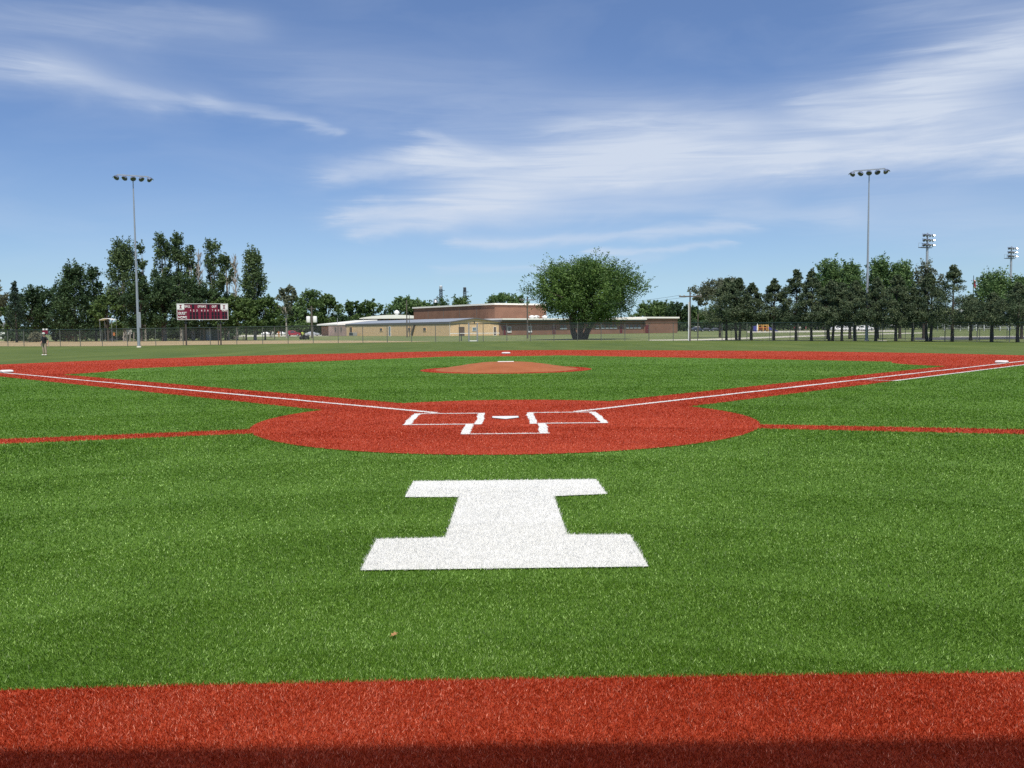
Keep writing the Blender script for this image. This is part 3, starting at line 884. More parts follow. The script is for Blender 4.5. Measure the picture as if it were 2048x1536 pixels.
# ------------------------------------------------------------------ scoreboard
def text_mesh(name, s, mat, parent, w, h, cx, cz, yoff, bold=.012):
    cu = bpy.data.curves.new(name, 'FONT'); cu.body = s; cu.size = 1.0; cu.offset = bold; cu.resolution_u = 3
    ob = bpy.data.objects.new(name, cu); scn.collection.objects.link(ob)
    dg = bpy.context.evaluated_depsgraph_get(); dg.update()
    me = bpy.data.meshes.new_from_object(ob.evaluated_get(dg)); scn.collection.objects.unlink(ob); bpy.data.objects.remove(ob)
    co = np.empty(len(me.vertices)*3, np.float32); me.vertices.foreach_get('co', co); co = co.reshape(-1, 3)
    mn, mx = co.min(0), co.max(0)
    q = np.empty_like(co); q[:, 0] = (co[:, 0]-(mn[0]+mx[0])/2)/(mx[0]-mn[0])*w+cx; q[:, 2] = (co[:, 1]-(mn[1]+mx[1])/2)/(mx[1]-mn[1])*h+cz
    q[:, 1] = yoff
    me.vertices.foreach_set('co', q.ravel()); me.update(); me.materials.clear(); me.materials.append(mat)
    o = bpy.data.objects.new(name, me); link(o, parent)
    sol = o.modifiers.new('thick', 'SOLIDIFY'); sol.thickness = .006
    return o


pA, pB = ground(373, 690.6), ground(443, 690.4)
sx, sy = (pA[0]+pB[0])/2, (pA[1]+pB[1])/2
SBD = math.hypot(sx-CX, sy-CY)
face = math.atan2(-(CX-sx), (CY-sy)); rz = math.atan2(sx-CX, -(sy-CY)) * 0  # set just below
dirc = Vector((CX-sx, CY-sy, 0)).normalized()
rz = math.atan2(-dirc.x, dirc.y)+math.pi   # local -Y looks back at the infield
rz = math.atan2(dirc.x, -dirc.y)
zb_, zt_ = zof(407, 639.6, sx, sy), zof(407, 607.2, sx, sy)
W = .877*103.5/1744*SBD; H = zt_-zb_
sb = empty('scoreboard', (sx, sy, 0), rz, 'maroon scoreboard on steel posts with white lettering for guest and home', 'scoreboard')
ctr = at(406.7, sy-CY)[0]-sx
MB().box((ctr, 0, zb_+H/2), (W-.1, .22, H-.1)).build('board', M_['maroon'], sb)
fr = MB(); e_ = .05
fr.box((ctr, -.02, zb_+e_/2), (W, .27, e_)).box((ctr, -.02, zt_-e_/2), (W, .27, e_)); fr.box((ctr-W/2+e_/2, -.02, zb_+H/2), (e_, .27, H-2*e_)).box((ctr+W/2-e_/2, -.02, zb_+H/2), (e_, .27, H-2*e_))
fr.build('frame', M_['sign_white'], sb)
sep_ = .88*35/1744*SBD
for s in (-1, 1): MB().box((s*sep_, .20, (zt_-.2)/2), (.16, .16, zt_-.2)).build('post', M_['sign_post'], sb)
MB().box((sep_-.28, .20, (zb_)/2), (.09, .09, zb_)).build('conduit', M_['sign_post'], sb)
ux = lambda X: ctr-W/2+(X-240)/1620*W
uz = lambda Y: zb_+(610-Y)/500*H
FY = -.113
for (xa, xb, ya, yb_) in ((250, 475, 120, 295), (1622, 1842, 128, 300)):
    lg = MB().box(((ux(xa)+ux(xb))/2, FY-.012, (uz(ya)+uz(yb_))/2), (ux(xb)-ux(xa), .024, uz(ya)-uz(yb_))).build('logo_panel', M_['sign_white'], sb)
    cx_, cz_ = (ux(xa)+ux(xb))/2, (uz(ya)+uz(yb_))/2
    w_, h_ = .26, .40
    poly = [(-w_/2, -h_/2), (w_/2, -h_/2), (w_/2, -h_*.30), (w_*.20, -h_*.18), (w_*.20, h_*.18), (w_/2, h_*.30), (w_/2, h_/2), (-w_/2, h_/2), (-w_/2, h_*.30), (-w_*.20, h_*.18), (-w_*.20, -h_*.18), (-w_/2, -h_*.30)]
    vs = [(cx_+a, FY-.030, cz_+b) for a, b in poly]+[(cx_+a, FY-.022, cz_+b) for a, b in poly]
    MB().add(vs, [tuple(range(12))[::-1], tuple(range(12, 24))]+[(i, (i+1) % 12, 12+(i+1) % 12, 12+i) for i in range(12)]).build('logo_letter', M_['maroon'], lg)
MB().box(((ux(285)+ux(455))/2, FY-.004, uz(312)), (ux(455)-ux(285), .006, .03)).build('maker_plate', M_['cap_grey'], sb)
T = lambda s, xa, xb, ya, yb_, nm='lettering': text_mesh(nm, s, M_['sign_white'], sb, ux(xb)-ux(xa), uz(ya)-uz(yb_), (ux(xa)+ux(xb))/2, (uz(ya)+uz(yb_))/2, FY-.016, .026)
T('BALL', 487, 665, 165, 242); T('STRIKE', 898, 1162, 170, 245); T('OUT', 1340, 1495, 170, 247)
T('GUEST', 283, 552, 368, 458); T('HOME', 283, 552, 495, 578); T('RUNS', 1660, 1820, 305, 358)
cols = (672, 772, 872, 1018, 1117, 1215, 1362, 1458, 1553)
for i, X in enumerate(cols):
    hw = 7 if i == 0 else 17
    T(str(i+1), X-hw, X+hw, 298, 356, 'inning_number')
def digit(X, ya, yb_, hw=34):
    MB().box((ux(X), FY-.006, (uz(ya)+uz(yb_))/2), (ux(X+hw)-ux(X-hw), .014, uz(ya)-uz(yb_))).build('digit_window', M_['led'], sb)
for X in (750, 1235, 1565): digit(X, 145, 268)
for X in cols+(1703, 1790):
    for ya in (374, 488): digit(X, ya, ya+98)

# ------------------------------------------------------------------ utility poles and wires
def utility_pole(px, depth, top_y, kind, label, r=.14):
    x, y = at(px, depth); H = zof(px, top_y, x, y)
    e = empty('utility_pole', (x, y, 0), 0, label, 'utility pole')
    MB().tube([(0, 0, -.1), (0, 0, H)], [r*1.15, r*.8], 10).build('pole', M_['wood_pole'], e)
    if 'arm' in kind:
        c = MB().box((0, -.16, H-.55), (2.5, .12, .14)).build('crossarm', M_['wood_pole'], e)
        for s in (-1.15, -.7, .7, 1.15): MB().lathe([(.03, 0), (.06, .04), (.05, .12), (.02, .16)], Matrix.Translation((s, -.16, H-.48)), 8).build('insulator', M_['cap_grey'], c)
    if 'tank' in kind:
        for s in (-1, 1):
            MB().lathe([(.001, 0), (.42, 0), (.45, .1), (.45, 1.25), (.38, 1.36), (.001, 1.4)], Matrix.Translation((s*.72, -.05, H-3.6)), 14).build('transformer', M_['white'], e)
        MB().box((0, -.1, H-.6), (1.9, .1, .12)).build('crossarm', M_['wood_pole'], e)
    return e, Vector((x, y, H))


p1, t1 = utility_pole(1380, 97, 583, 'arm', 'wooden utility pole with a crossarm at the left end of the pines', .09)
p2, t2 = utility_pole(1055, 140, 593, 'arm', 'slim wooden utility pole with a crossarm left of the big round tree', .12)
p3, t3 = utility_pole(624, 190, 612, 'tank', 'wooden utility pole carrying two white transformer tanks', .2)
p4, t4 = utility_pole(814, 190, 600, '', 'bare wooden pole in front of the long tan wall', .13)
p5, t5 = utility_pole(549, 170, 618, '', 'thin bare pole left of the red car', .09)
p7, t7 = utility_pole(819, 196, 628, '', 'short thin post just right of the bare wooden pole', .07)
xw, yw = at(1377.6, 100)
wp = MB().tube([(0, 0, 0), (0, 0, zof(1377, 604, xw, yw))], .09, 8).build('white_pole', M_['white']); wp.location = (xw, yw, 0)
tag(wp, 'plain white pole standing right behind the crossarm pole', 'pole')


def wire(a, b, sag, label):
    pts = [a.lerp(b, t/16)-Vector((0, 0, sag*4*(t/16)*(1-t/16))) for t in range(17)]
    o = MB().tube([p-a for p in pts], .016, 4).build('wire', M_['dark_metal']); o.location = a; tag(o, label, 'wire', 'wires between the crossarm poles')


for dz, lab in ((-1.1, 'thin dark wire between the crossarm poles, on their left arm ends'), (1.1, 'thin dark wire between the crossarm poles, on their right arm ends')): wire(t2+Vector((dz, -.16, -.4)), t1+Vector((dz, -.16, -.4)), .9, lab)


# ------------------------------------------------------------------ the school, axes u (along the front) and v (back-left)
Uv = Vector((.8, .6, 0)); Vv = Vector((-.6, .8, 0)); RZ = math.atan2(.6, .8)
C0 = Vector((*at(900, 216), 0))


def along(px, P, d):
    """distance from P along d at which the line passes column px"""
    r = ray(px, 662); nx, ny = r[1], -r[0]
    return -((P.x-CX)*nx+(P.y-CY)*ny)/(d.x*nx+d.y*ny)


def at_row(px, py, P, d):
    s = along(px, P, d); q_ = P+d*s; return zof(px, py, q_.x, q_.y)


sU1 = along(998, C0, Uv); sV1 = along(657, C0, Vv); sV2 = along(693, C0, Vv)
eave = at_row(900, 644.3, C0, Uv); ridge = at_row(949, 636.2, C0, Uv)


def opening(parent, kind, s0, s1, z0, z1, axis, mat, frame=None, sill=False, proud=.03):
    """door or window on a wall of a building whose local x runs along u and y along v; axis 'u' front wall y=0, 'v' left wall x=0"""
    w = s1-s0; c = (s0+s1)/2; zc = (z0+z1)/2; h = z1-z0
    def bx_(mbx, c_, zc_, w_, h_, t, off):
        if axis == 'u': mbx.box((c_, -off, zc_), (w_, t, h_))
        else: mbx.box((-off, c_, zc_), (t, w_, h_))
    a = MB(); bx_(a, c, zc, w, h, .06, proud); o = a.build(kind, mat, parent)
    if frame is not None:
        f = MB(); t = .09
        for cc, zz, ww, hh in ((c, z1+t/2, w+2*t, t), (c, z0-t/2, w+2*t, t), (s0-t/2, zc, t, h), (s1+t/2, zc, t, h)): bx_(f, cc, zz, ww, hh, .10, proud+.02)
        f.build('frame', frame, o)
    if sill:
        f = MB(); bx_(f, c, z0-.16, w+.3, .3, .16, proud+.04); f.build('sill', M_['white'], o)
    if kind == 'door':
        f = MB(); bx_(f, s1-.15, z0+1.0, .06, .16, .05, proud+.055); f.build('handle', M_['galv'], o)
    return o


# tan metal building
tb = empty('tan_metal_building', tuple(C0), RZ, 'long tan metal clad building with low gable and grey roof, nearest part of the school', 'building')
W1, L1 = sU1, sV1
MB().add([(0, 0, 0), (W1, 0, 0), (W1, 0, eave), (W1/2, 0, ridge-.12), (0, 0, eave), (0, sV2, 0), (W1, sV2, 0), (W1, sV2, eave), (W1/2, sV2, ridge-.12), (0, sV2, eave)],
         [(0, 1, 2, 3, 4), (9, 8, 7, 6, 5), (0, 4, 9, 5), (1, 6, 7, 2)]).build('wall', M_['tan'], tb)
MB().box((W1*.5, (sV2+sV1)/2, eave/2-.05), (W1-.01, sV1-sV2, eave-.1)).build('brick_wall', M_['brick_pink'], tb)['label'] = 'pale pink brick end of the tan building'
ov = .35; th_ = .16
oe = .07
def slope(x0, z0, x1, z1, y0, y1):
    return MB().add([(x0, y0, z0), (x1, y0, z1), (x1, y1, z1), (x0, y1, z0), (x0, y0, z0+th_), (x1, y0, z1+th_), (x1, y1, z1+th_), (x0, y1, z0+th_)],
                    [(3, 2, 1, 0), (4, 5, 6, 7), (0, 1, 5, 4), (1, 2, 6, 5), (2, 3, 7, 6), (3, 0, 4, 7)])
k_ = (ridge-.1-eave)/(W1/2)
rf = slope(-oe, eave-oe*k_, W1/2, ridge-.1, -ov, sV2+.5).build('roof', M_['roof_grey'], tb)
slope(W1+oe, eave-oe*k_, W1/2+.003, ridge-.1, -ov, sV2+.5).build('roof', M_['roof_grey'], tb)
MB().box((-oe-.035, (sV2)/2, eave-.16), (.07, sV2+.9, .50)).build('gutter', M_['fascia_grey'], tb)
MB().add([(-ov, -ov-.04, eave-ov*k_-.1), (W1/2, -ov-.04, ridge-.2), (W1/2, -ov-.04, ridge+.09), (-ov, -ov-.04, eave-ov*k_+.19), (-ov, -ov, eave-ov*k_-.1), (W1/2, -ov, ridge-.2), (W1/2, -ov, ridge+.09), (-ov, -ov, eave-ov*k_+.19),
          ], [(0, 1, 2, 3), (7, 6, 5, 4), (0, 4, 5, 1), (3, 2, 6, 7), (0, 3, 7, 4), (1, 5, 6, 2)]).build('gable_trim', M_['fascia_grey'], tb)
MB().add([(W1+ov, -ov-.04, eave-ov*k_-.1), (W1/2, -ov-.04, ridge-.2), (W1/2, -ov-.04, ridge+.09), (W1+ov, -ov-.04, eave-ov*k_+.19), (W1+ov, -ov, eave-ov*k_-.1), (W1/2, -ov, ridge-.2), (W1/2, -ov, ridge+.09), (W1+ov, -ov, eave-ov*k_+.19),
          ], [(3, 2, 1, 0), (4, 5, 6, 7), (1, 5, 4, 0), (7, 6, 2, 3), (4, 7, 3, 0), (2, 6, 5, 1)]).build('gable_trim', M_['fascia_grey'], tb)
opening(tb, 'door', along(918, C0, Uv), along(928, C0, Uv), .05, 2.15, 'u', M_['door_brown'], M_['fascia_grey'])
opening(tb, 'window', along(945, C0, Uv), along(952, C0, Uv), 1.25, 2.05, 'u', M_['door_blue'], M_['white'])
opening(tb, 'door', along(987.3, C0, Uv), along(991.7, C0, Uv), .05, 2.15, 'u', M_['door_brown'], M_['white'])
MB().box((along(948.6, C0, Uv), -.12, ridge-1.0), (.25, .2, .35)).build('wall_lamp', M_['dark_metal'], tb)
for a, b, z0, z1, mt in ((760, 765, 1.45, 2.15, 'win'), (816.5, 821.5, 1.4, 2.15, 'win'), (846.8, 852.3, 1.35, 2.1, 'win')):
    opening(tb, 'window', along(b, C0, Vv), along(a, C0, Vv), z0, z1, 'v', M_[mt], M_['tan'])
opening(tb, 'door', along(705, C0, Vv), along(699.5, C0, Vv), .05, 2.6, 'v', M_['door_brown'], M_['tan'])
opening(tb, 'door', along(781.5, C0, Vv), along(778, C0, Vv), .05, 2.6, 'v', M_['door_blue'], M_['white'])
for a in (671.5, 683): MB().box((-.1, along(a, C0, Vv), 2.2), (.2, .6, .9)).build('vent_hood', M_['fascia_grey'], tb)
s_ = along(829, C0, Vv)
MB().tube([(-.25, s_+1.2, .2), (-.25, s_-.4, 3.0)], .28, 4).build('chute', M_['wood_pole'], tb)
MB().tube([(W1+.02, -.12, 0), (W1+.02, -.12, eave)], .06, 6).build('downpipe', M_['fascia_grey'], tb)
MB().tube([(-.12, -.12, 0), (-.12, -.12, eave)], .06, 6).build('downpipe', M_['cream'], tb)
_p = C0+Vv*along(716, C0, Vv)+Uv*(-1.6)
ac = empty('air_conditioner', (_p.x, _p.y, 0), RZ, 'grey air conditioning unit on the ground by the tan wall', 'air conditioner')
MB().box((0, 0, .55), (1.3, 2.6, 1.0)).build('housing', M_['siding'], ac, bevel=.04); MB().box((-.66, 0, .6), (.03, 2.2, .7)).build('grille', M_['dark_metal'], ac)

# brick gymnasium
G0 = Vector((*at(990, 248), 0)); gH = zof(990, 606.6, G0.x, G0.y); gl = along(828, G0, Vv); gw = along(1093, G0, Uv)
gy = empty('brick_gymnasium', tuple(G0), RZ, 'tall brown brick gymnasium with a flat white edged roof', 'building')
MB().box((gw/2, gl/2, (gH-.3)/2), (gw, gl, gH-.3)).build('wall', M_['brick'], gy)
MB().box((gw/2, gl/2, gH-.18), (gw+.7, gl+.7, .44)).build('roof', M_['cream'], gy)
MB().box((gw/2, gl/2, gH+.02), (gw-.6, gl-.6, .12)).build('roof_membrane', M_['white_roof'], gy)
for q_ in (.2, .4, .6, .8): MB().box((-.03, gl*q_, (gH-1)/2), (.08, .10, gH-1)).build('control_joint', M_['fascia_grey'], gy)

# classroom wing
sC0 = along(998, C0, Uv); sC1 = along(1287, C0, Uv); sC2 = along(1353, C0, Uv)
P1 = C0+Uv*(sC0+.2); cH = at_row(1040, 637.3, C0, Uv); cH2 = at_row(1320, 633.9, C0, Uv)
cw = empty('classroom_wing', tuple(P1), RZ, 'long low brown brick classroom wing with cream roof edge and maroon doors', 'building')
wl_ = sC1-sC0-.2; rel = lambda px: along(px, C0, Uv)-sC0-.2
MB().box((wl_/2, 11, (cH-.75)/2), (wl_, 22, cH-.75)).build('wall', M_['brick'], cw)
MB().box((wl_/2, 10.6, cH-.50), (wl_, 23.2, .5)).build('soffit_band', M_['fascia_grey'], cw)
MB().box((wl_/2, 10.6, cH-.12), (wl_+.02, 24.0, .36)).build('roof', M_['cream'], cw)
for a, b in ((1006.5, 1011.5), (1104.7, 1110.6), (1239.5, 1244.3)): opening(cw, 'door', rel(a), rel(b), .05, 2.35, 'u', M_['door_red'], M_['fascia_grey'])
for a, b in ((1015.5, 1021.5), (1056.5, 1062.5)): opening(cw, 'window', rel(a), rel(b), 1.0, 2.15, 'u', M_['win'], M_['white'], True)
for a, b in ((1121, 1125.5), (1128, 1132.5), (1192, 1197), (1202.5, 1208), (1211.5, 1216.5), (1219.5, 1224.5), (1227.3, 1232.8), (1252.3, 1257), (1260, 1265), (1268, 1273.2), (1275.8, 1280.5)):
    opening(cw, 'window', rel(a), rel(b), 1.75, 2.55, 'u', M_['win'], None, True)
ew = MB().box((wl_+(sC2-sC1)/2+.01, 11-.4, (cH2-.4)/2), (sC2-sC1, 22, cH2-.4)).build('end_block_wall', M_['brick'], cw)
MB().box((wl_+(sC2-sC1)/2+.15, 11-.4, cH2-.2), (sC2-sC1+.4, 23, .46)).build('end_block_roof', M_['cream'], ew)
def odo(a, b):
    c = (rel(a)+rel(b))/2; o = MB().box((c, -.43, 1.25), (rel(b)-rel(a), .06, 2.4)).build('door', M_['door_red'], cw)
    MB().box((c+.3, -.48, 1.1), (.08, .05, .2)).build('handle', M_['galv'], o)
odo(1288.5, 1295.3)
for px in (1092, 1101, 1118):
    MB().lathe([(.5, 0), (.55, .3), (.9, .5), (.8, .75), (.3, .95), (.01, 1.0)], Matrix.Translation((rel(px), 6, cH+.04)), 14).build('roof_vent', M_['white'], cw)
# vent on the gym corner roof
# low wing with white roofs at the left
B0 = C0+Vv*(sV1+.4)-Uv*3.0
bz = zof(660, 647.5, B0.x, B0.y)
lw = empty('low_school_wing', tuple(B0), RZ, 'low wing with thick white sloping roof left of the tan building', 'building')
bw = along(752, B0, Uv); bwL = -along(634, B0, Uv)
wx0 = along(643, B0+Vv*13.5, Uv)
MB().box(((bw+wx0)/2, 7, 1.5), (bw-wx0, 13, 3.0)).build('wall', M_['brick'], lw)
za, zb2, zc2 = at_row(634, 651.2, B0, Uv), at_row(718, 649.5, B0, Uv), 0
t0, t1_ = at_row(634, 647.8, B0, Uv), at_row(752, 639.4, B0, Uv)
xs0, xs1 = along(634, B0+Vv*14, Uv), bw
MB().add([(xs0, -1, za), (xs1, -1, zb2), (xs1, 14, zb2), (xs0, 14, za), (xs0, -1, t0), (xs1, -1, t1_), (xs1, 14, t1_), (xs0, 14, t0)],
         [(3, 2, 1, 0), (4, 5, 6, 7), (0, 1, 5, 4), (1, 2, 6, 5), (2, 3, 7, 6), (3, 0, 4, 7)]).build('roof', M_['white_roof'], lw)
for px in (681, 733): MB().tube([(along(px, B0, Uv), 2, t0), (along(px, B0, Uv), 2, t0+1.9)], .08, 6).build('vent_pipe', M_['galv'], lw)
D0 = B0+Uv*(along(716, B0, Uv))+Vv*20
D0 = Vector((*at(720, 330), 0))
dw = empty('domed_roof_hall', tuple(D0), 0.05, 'hall with shallow white domed roof and a strip of clerestory windows', 'building')
dl = 24.0; zz0, zz1 = at_row(722, 638.8, D0, Uv), zof(722, 636.6, D0.x, D0.y); zz2 = zof(792, 629.6, D0.x+13, D0.y)
MB().box((dl/2, 10, (zz1-.25)/2), (dl-1, 19, zz1-.25)).build('wall', M_['brick'], dw)
n = 14; pts_t = []; 
for i in range(n+1):
    t = i/n; pts_t.append((dl*t, zz1+(zz2-zz1)*math.sin(math.pi*min(1, t*.93))**.8 if 0 < t else zz1))
vs = []
for x_, z_ in pts_t: vs += [(x_, -1.2, z_), (x_, 20, z_), (x_, -1.2, zz1-.22), (x_, 20, zz1-.22)]
fs = []
for i in range(n): 
    a = 4*i; b = a+4; fs += [(a, b, b+1, a+1), (a+2, a+3, b+3, b+2), (a, a+2, b+2, b), (a+1, b+1, b+3, a+3)]
fs += [(0, 1, 3, 2), (4*n, 4*n+2, 4*n+3, 4*n+1)]
MB().add(vs, fs).build('roof', M_['white_roof'], dw)
for i in range(12):
    x_ = dl*(.05+.075*i); MB().box((x_, .44, zz1-.75), (dl*.05, .14, .85)).build('clerestory_window', M_['win'], dw)
MB().lathe([(.6, 0), (.6, .5), (1.1, .8), (1.0, 1.3), (.4, 1.9), (.01, 2.0)], Matrix.Translation((13.6, 4, zz2-.1)), 12).build('roof_vent', M_['white'], dw)

# barrier rope in front of the gable
rb = empty('rope_barrier', (*at(922.5, 118), 0), 0, 'white tape strung on a dark post in front of the gabled end wall', 'barrier')
hh = zof(922, 666, *at(922, 118)); MB().box((0, 0, hh/2), (.12, .12, hh)).build('post', M_['dark_metal'], rb)
xl = at(900, 118)[0]-at(922.5, 118)[0]; xr = at(999, 118)[0]-at(922.5, 118)[0]
MB().box(((xl+xr)/2, -.07, hh-.05), (xr-xl, .012, .085)).build('tape', M_['white'], rb)

# grain elevators
def elevator(px, depth, top_y, kind, label):
    x, y = at(px, depth); H = zof(px, top_y, x, y)
    e = empty('grain_elevator', (x, y, 0), 0, label, 'grain elevator', 'grain elevator towers behind the school')
    w = 1.5
    leg = MB()
    for s in (-w/2, w/2):
        for t in (-w/2, w/2): leg.tube([(s, t, 0), (s, t, H-2)], .28, 5)
    k = 0; z = 0
    while z < H-4:
        leg.tube([(-w/2, -w/2, z), (w/2, -w/2, z+3)], .12, 4); leg.tube([(w/2, -w/2, z), (-w/2, -w/2, z+3)], .12, 4); z += 3
    leg.build('lattice_frame', M_['dark_metal'], e)
    MB().box((0, 0, H/2), (.45, .45, H-1)).build('bucket_shaft', M_['dark_metal'], e)
    MB().box((0, 0, H-1.2), (1.9, 1.6, 2.4)).build('head_house', M_['galv'] if kind else M_['dark_metal'], e, bevel=.3)
    MB().box((.6, 0, H-3.0), (3.6, 1.8, .25)).build('platform', M_['dark_metal'], e)
    if kind:
        MB().tube([(-.6, 0, H-5), (-2.6, 0, H-7), (-2.2, 0, 8)], .2, 6).build('spout', M_['dark_metal'], e)
        MB().tube([(-2.4, 0, H-7), (-18, 0, H-22)], .10, 5).build('down_spout', M_['galv'], e)
        MB().tube([(.8, 0, H-14), (2.2, 0, H-18), (5, 0, H-20)], .25, 6).build('side_spout', M_['dark_metal'], e)
    else:
        MB().tube([(-.4, 0, H-7), (-8, 0, H-20)], .12, 5).build('down_spout', M_['galv'], e)


elevator(883, 560, 571.5, True, 'grain elevator tower with grey head and long slanting spout')
elevator(930.5, 560, 574.5, False, 'dark slim grain elevator tower on the right')
x, y = at(872, 540); Hs = zof(872, 598, x, y)
si = empty('grain_bin', (x, y, 0), 0, 'small pale grain bin top showing above the gymnasium roof', 'silo')
MB().lathe([(1.5, 0), (1.5, Hs-1.5), (.4, Hs-.3), (.01, Hs-.3)], None, 18).build('tank', M_['galv'], si); MB().tube([(-1.3, 0, Hs-.1), (1.3, 0, Hs-.1)], .15, 5).build('cross_pipe', M_['dark_metal'], si)

# ------------------------------------------------------------------ vehicles
def make_car(name, paint, loc, rz, label, cat='car', suv=False, group=None):
    e = empty(name, loc, rz, label, cat, group)
    if suv: prof = [(-2.3, .35), (-2.32, .95), (-2.2, 1.15), (-2.0, 1.72), (-.3, 1.80), (.35, 1.72), (.95, 1.18), (2.1, 1.05), (2.32, .8), (2.3, .35)]
    else: prof = [(-2.25, .3), (-2.3, .75), (-2.1, .95), (-1.55, 1.02), (-1.0, 1.40), (.1, 1.45), (.95, 1.02), (2.0, .88), (2.28, .62), (2.25, .3)]
    n = len(prof); vs = []
    belt = 1.1 if suv else .95
    for s in (-1, 1):
        for X, Z in prof: vs.append((X, s*(.88 if Z <= belt+.08 else .70), Z))
    fs = [tuple(range(n)), tuple(range(n, 2*n))[::-1]]+[(i, (i+1) % n, n+(i+1) % n, n+i) for i in range(n)]
    MB().add(vs, fs).build('body', paint, e, bevel=.06)
    top = (1.66 if suv else 1.36); a0, a1, b0, b1 = ((-2.0, .78, -1.85, .28) if suv else (-1.38, .82, -.95, .08))
    for s in (-1, 1):
        MB().add([(a0, s*.885, belt+.02), (a1, s*.885, belt+.02), (b1, s*.735, top), (b0, s*.735, top), (a0, s*.86, belt+.02), (a1, s*.86, belt+.02), (b1, s*.71, top), (b0, s*.71, top)],
                 [(0, 1, 2, 3), (7, 6, 5, 4), (0, 4, 5, 1), (1, 5, 6, 2), (2, 6, 7, 3), (3, 7, 4, 0)]).build('side_window', M_['win'], e)
    for X in (-1.4, 1.42):
        for s in (-1, 1):
            Rm = Matrix.Translation((X, s*.80, .34)) @ Matrix.Rotation(math.pi/2, 4, 'X')
            w_ = MB().lathe([(.2, -.11), (.33, -.11), (.35, -.08), (.35, .08), (.33, .11), (.2, .11)], Rm, 18).build('wheel', M_['tyre'], e)
            MB().lathe([(.001, -.115), (.21, -.115), (.21, .115), (.001, .115)], Rm, 12).build('rim', M_['galv'], w_)
    for s in (-1, 1): MB().box((2.24, s*.62, .70), (.12, .36, .14)).build('headlight', M_['glass'], e)
    return e


def gp(px, py): return (*ground(px, py), 0)


make_car('parked_car', M_['car_red'], (*at(587, 275), 0), .05, 'red car parked behind the outfield fence near the school', 'car', True)
make_car('parked_car', M_['car_silver'], (*at(625, 290), 0), .0, 'silver sedan parked beside the red car', 'car')
make_car('parked_car', M_['car_white'], (*at(533, 390), 0), .2, 'white car parked far off left of the thin pole', 'car')
make_car('parked_car', M_['car_white'], (*at(564, 395), 0), .1, 'white car parked far off just left of the red car', 'car')
make_car('parked_car', M_['car_dark'], (*at(1386, 346), 0), math.pi, 'small dark blue car at the left of the row beyond the crossarm pole', 'car')
make_car('parked_car', M_['car_dark'], (*at(1397.5, 338), 0), 0, 'dark car with a white roof rack beyond the crossarm pole', 'car', True)
make_car('parked_car', M_['car_dark'], (*at(1411, 342), 0), math.pi, 'dark blue sedan right of the white topped dark car', 'car')
make_car('parked_car', M_['car_dark'], (*at(1432, 350), 0), 0, 'dark car last in the row before the pine trunks', 'car')
rx_, ry_ = at(1397.5, 338); wr = MB().box((0, 0, 0), (2.0, 1.3, .14)).build('roof_box', M_['car_white'], None, bevel=.04); wr.location = (rx_-.7, ry_, 1.90)
tag(wr, 'flat white box strapped on a dark car roof', 'roof box')
for k, (px, dp, suv) in enumerate(((1676, 300, True), (1697, 300, True), (1722, 290, True), (1733, 292, True))):
    make_car('parked_car', M_['car_white'], (*at(px, dp), 0), .1*k, ('white car seen between the pine trunks, leftmost of the white ones', 'white car seen between pine trunks, second from the left',
             'white car just left of the right floodlight pole', 'white car hidden mostly behind the right floodlight pole')[k], 'car', suv, 'white cars beyond the pines')
# small white tents
for k, px in enumerate((1757.5, 1777)):
    x, y = at(px, 270); tt = empty('party_tent', (x, y, 0), .3, ('white peaked tent between two pine trunks right of the floodlight pole', 'lower white peaked tent, farther right of the floodlight pole')[k], 'tent', 'white tents beyond the pines')
    h1 = 2.1-.3*k
    MB().add([(-1.5, -1.5, h1), (1.5, -1.5, h1), (1.5, 1.5, h1), (-1.5, 1.5, h1), (0, 0, h1+1.0), (-1.5, -1.5, h1-.25), (1.5, -1.5, h1-.25), (1.5, 1.5, h1-.25), (-1.5, 1.5, h1-.25)],
             [(0, 1, 4), (1, 2, 4), (2, 3, 4), (3, 0, 4), (5, 6, 1, 0), (6, 7, 2, 1), (7, 8, 3, 2), (8, 5, 0, 3)]).build('canopy', M_['car_white'], tt)
    for a in (-1.45, 1.45):
        for b in (-1.45, 1.45): MB().tube([(a, b, 0), (a, b, h1-.1)], .05, 5).build('leg', M_['galv'], tt)

# playground
x, y = at(1525, 300); pg = empty('playground_set', (x, y, 0), 0, 'orange playground frame with a blue slide beyond the pines', 'playground')
fo = MB()
for a in (-1.7, 0, 1.7): 
    for b in (-.8, .8): fo.box((a, b, 1.15), (.24, .24, 2.3))
fo.box((0, -.8, 2.2), (3.6, .22, .26)); fo.box((0, .8, 2.2), (3.6, .22, .26)); fo.build('frame', M_['yellow'], pg)
MB().box((0, 0, 1.35), (3.1, 1.4, .14)).build('deck', M_['orange'], pg); MB().box((0, .7, .9), (3.1, .06, 1.3)).build('panel', M_['orange'], pg)
sl = MB().add([(1.8, -.4, 1.7), (1.8, .4, 1.7), (3.6, .4, .9), (5.2, .4, .25), (5.2, -.4, .25), (3.6, -.4, .9), (1.8, -.4, .9), (1.8, .4, .9), (3.6, .4, .1), (5.2, .4, 0), (5.2, -.4, 0), (3.6, -.4, .1)],
              [(0, 1, 2, 5), (5, 2, 3, 4), (0, 5, 11, 6), (5, 4, 10, 11), (1, 7, 8, 2), (2, 8, 9, 3), (4, 3, 9, 10), (0, 6, 7, 1)]).build('slide', M_['blue'], pg)
MB().box((-2.6, 0, 1.0), (1.2, 1.2, 1.9)).build('climbing_tower', M_['blue'], pg); MB().tube([(-2.0, -.7, 0), (-2.0, -.7, 3.1)], .22, 8).build('white_column', M_['white'], pg)

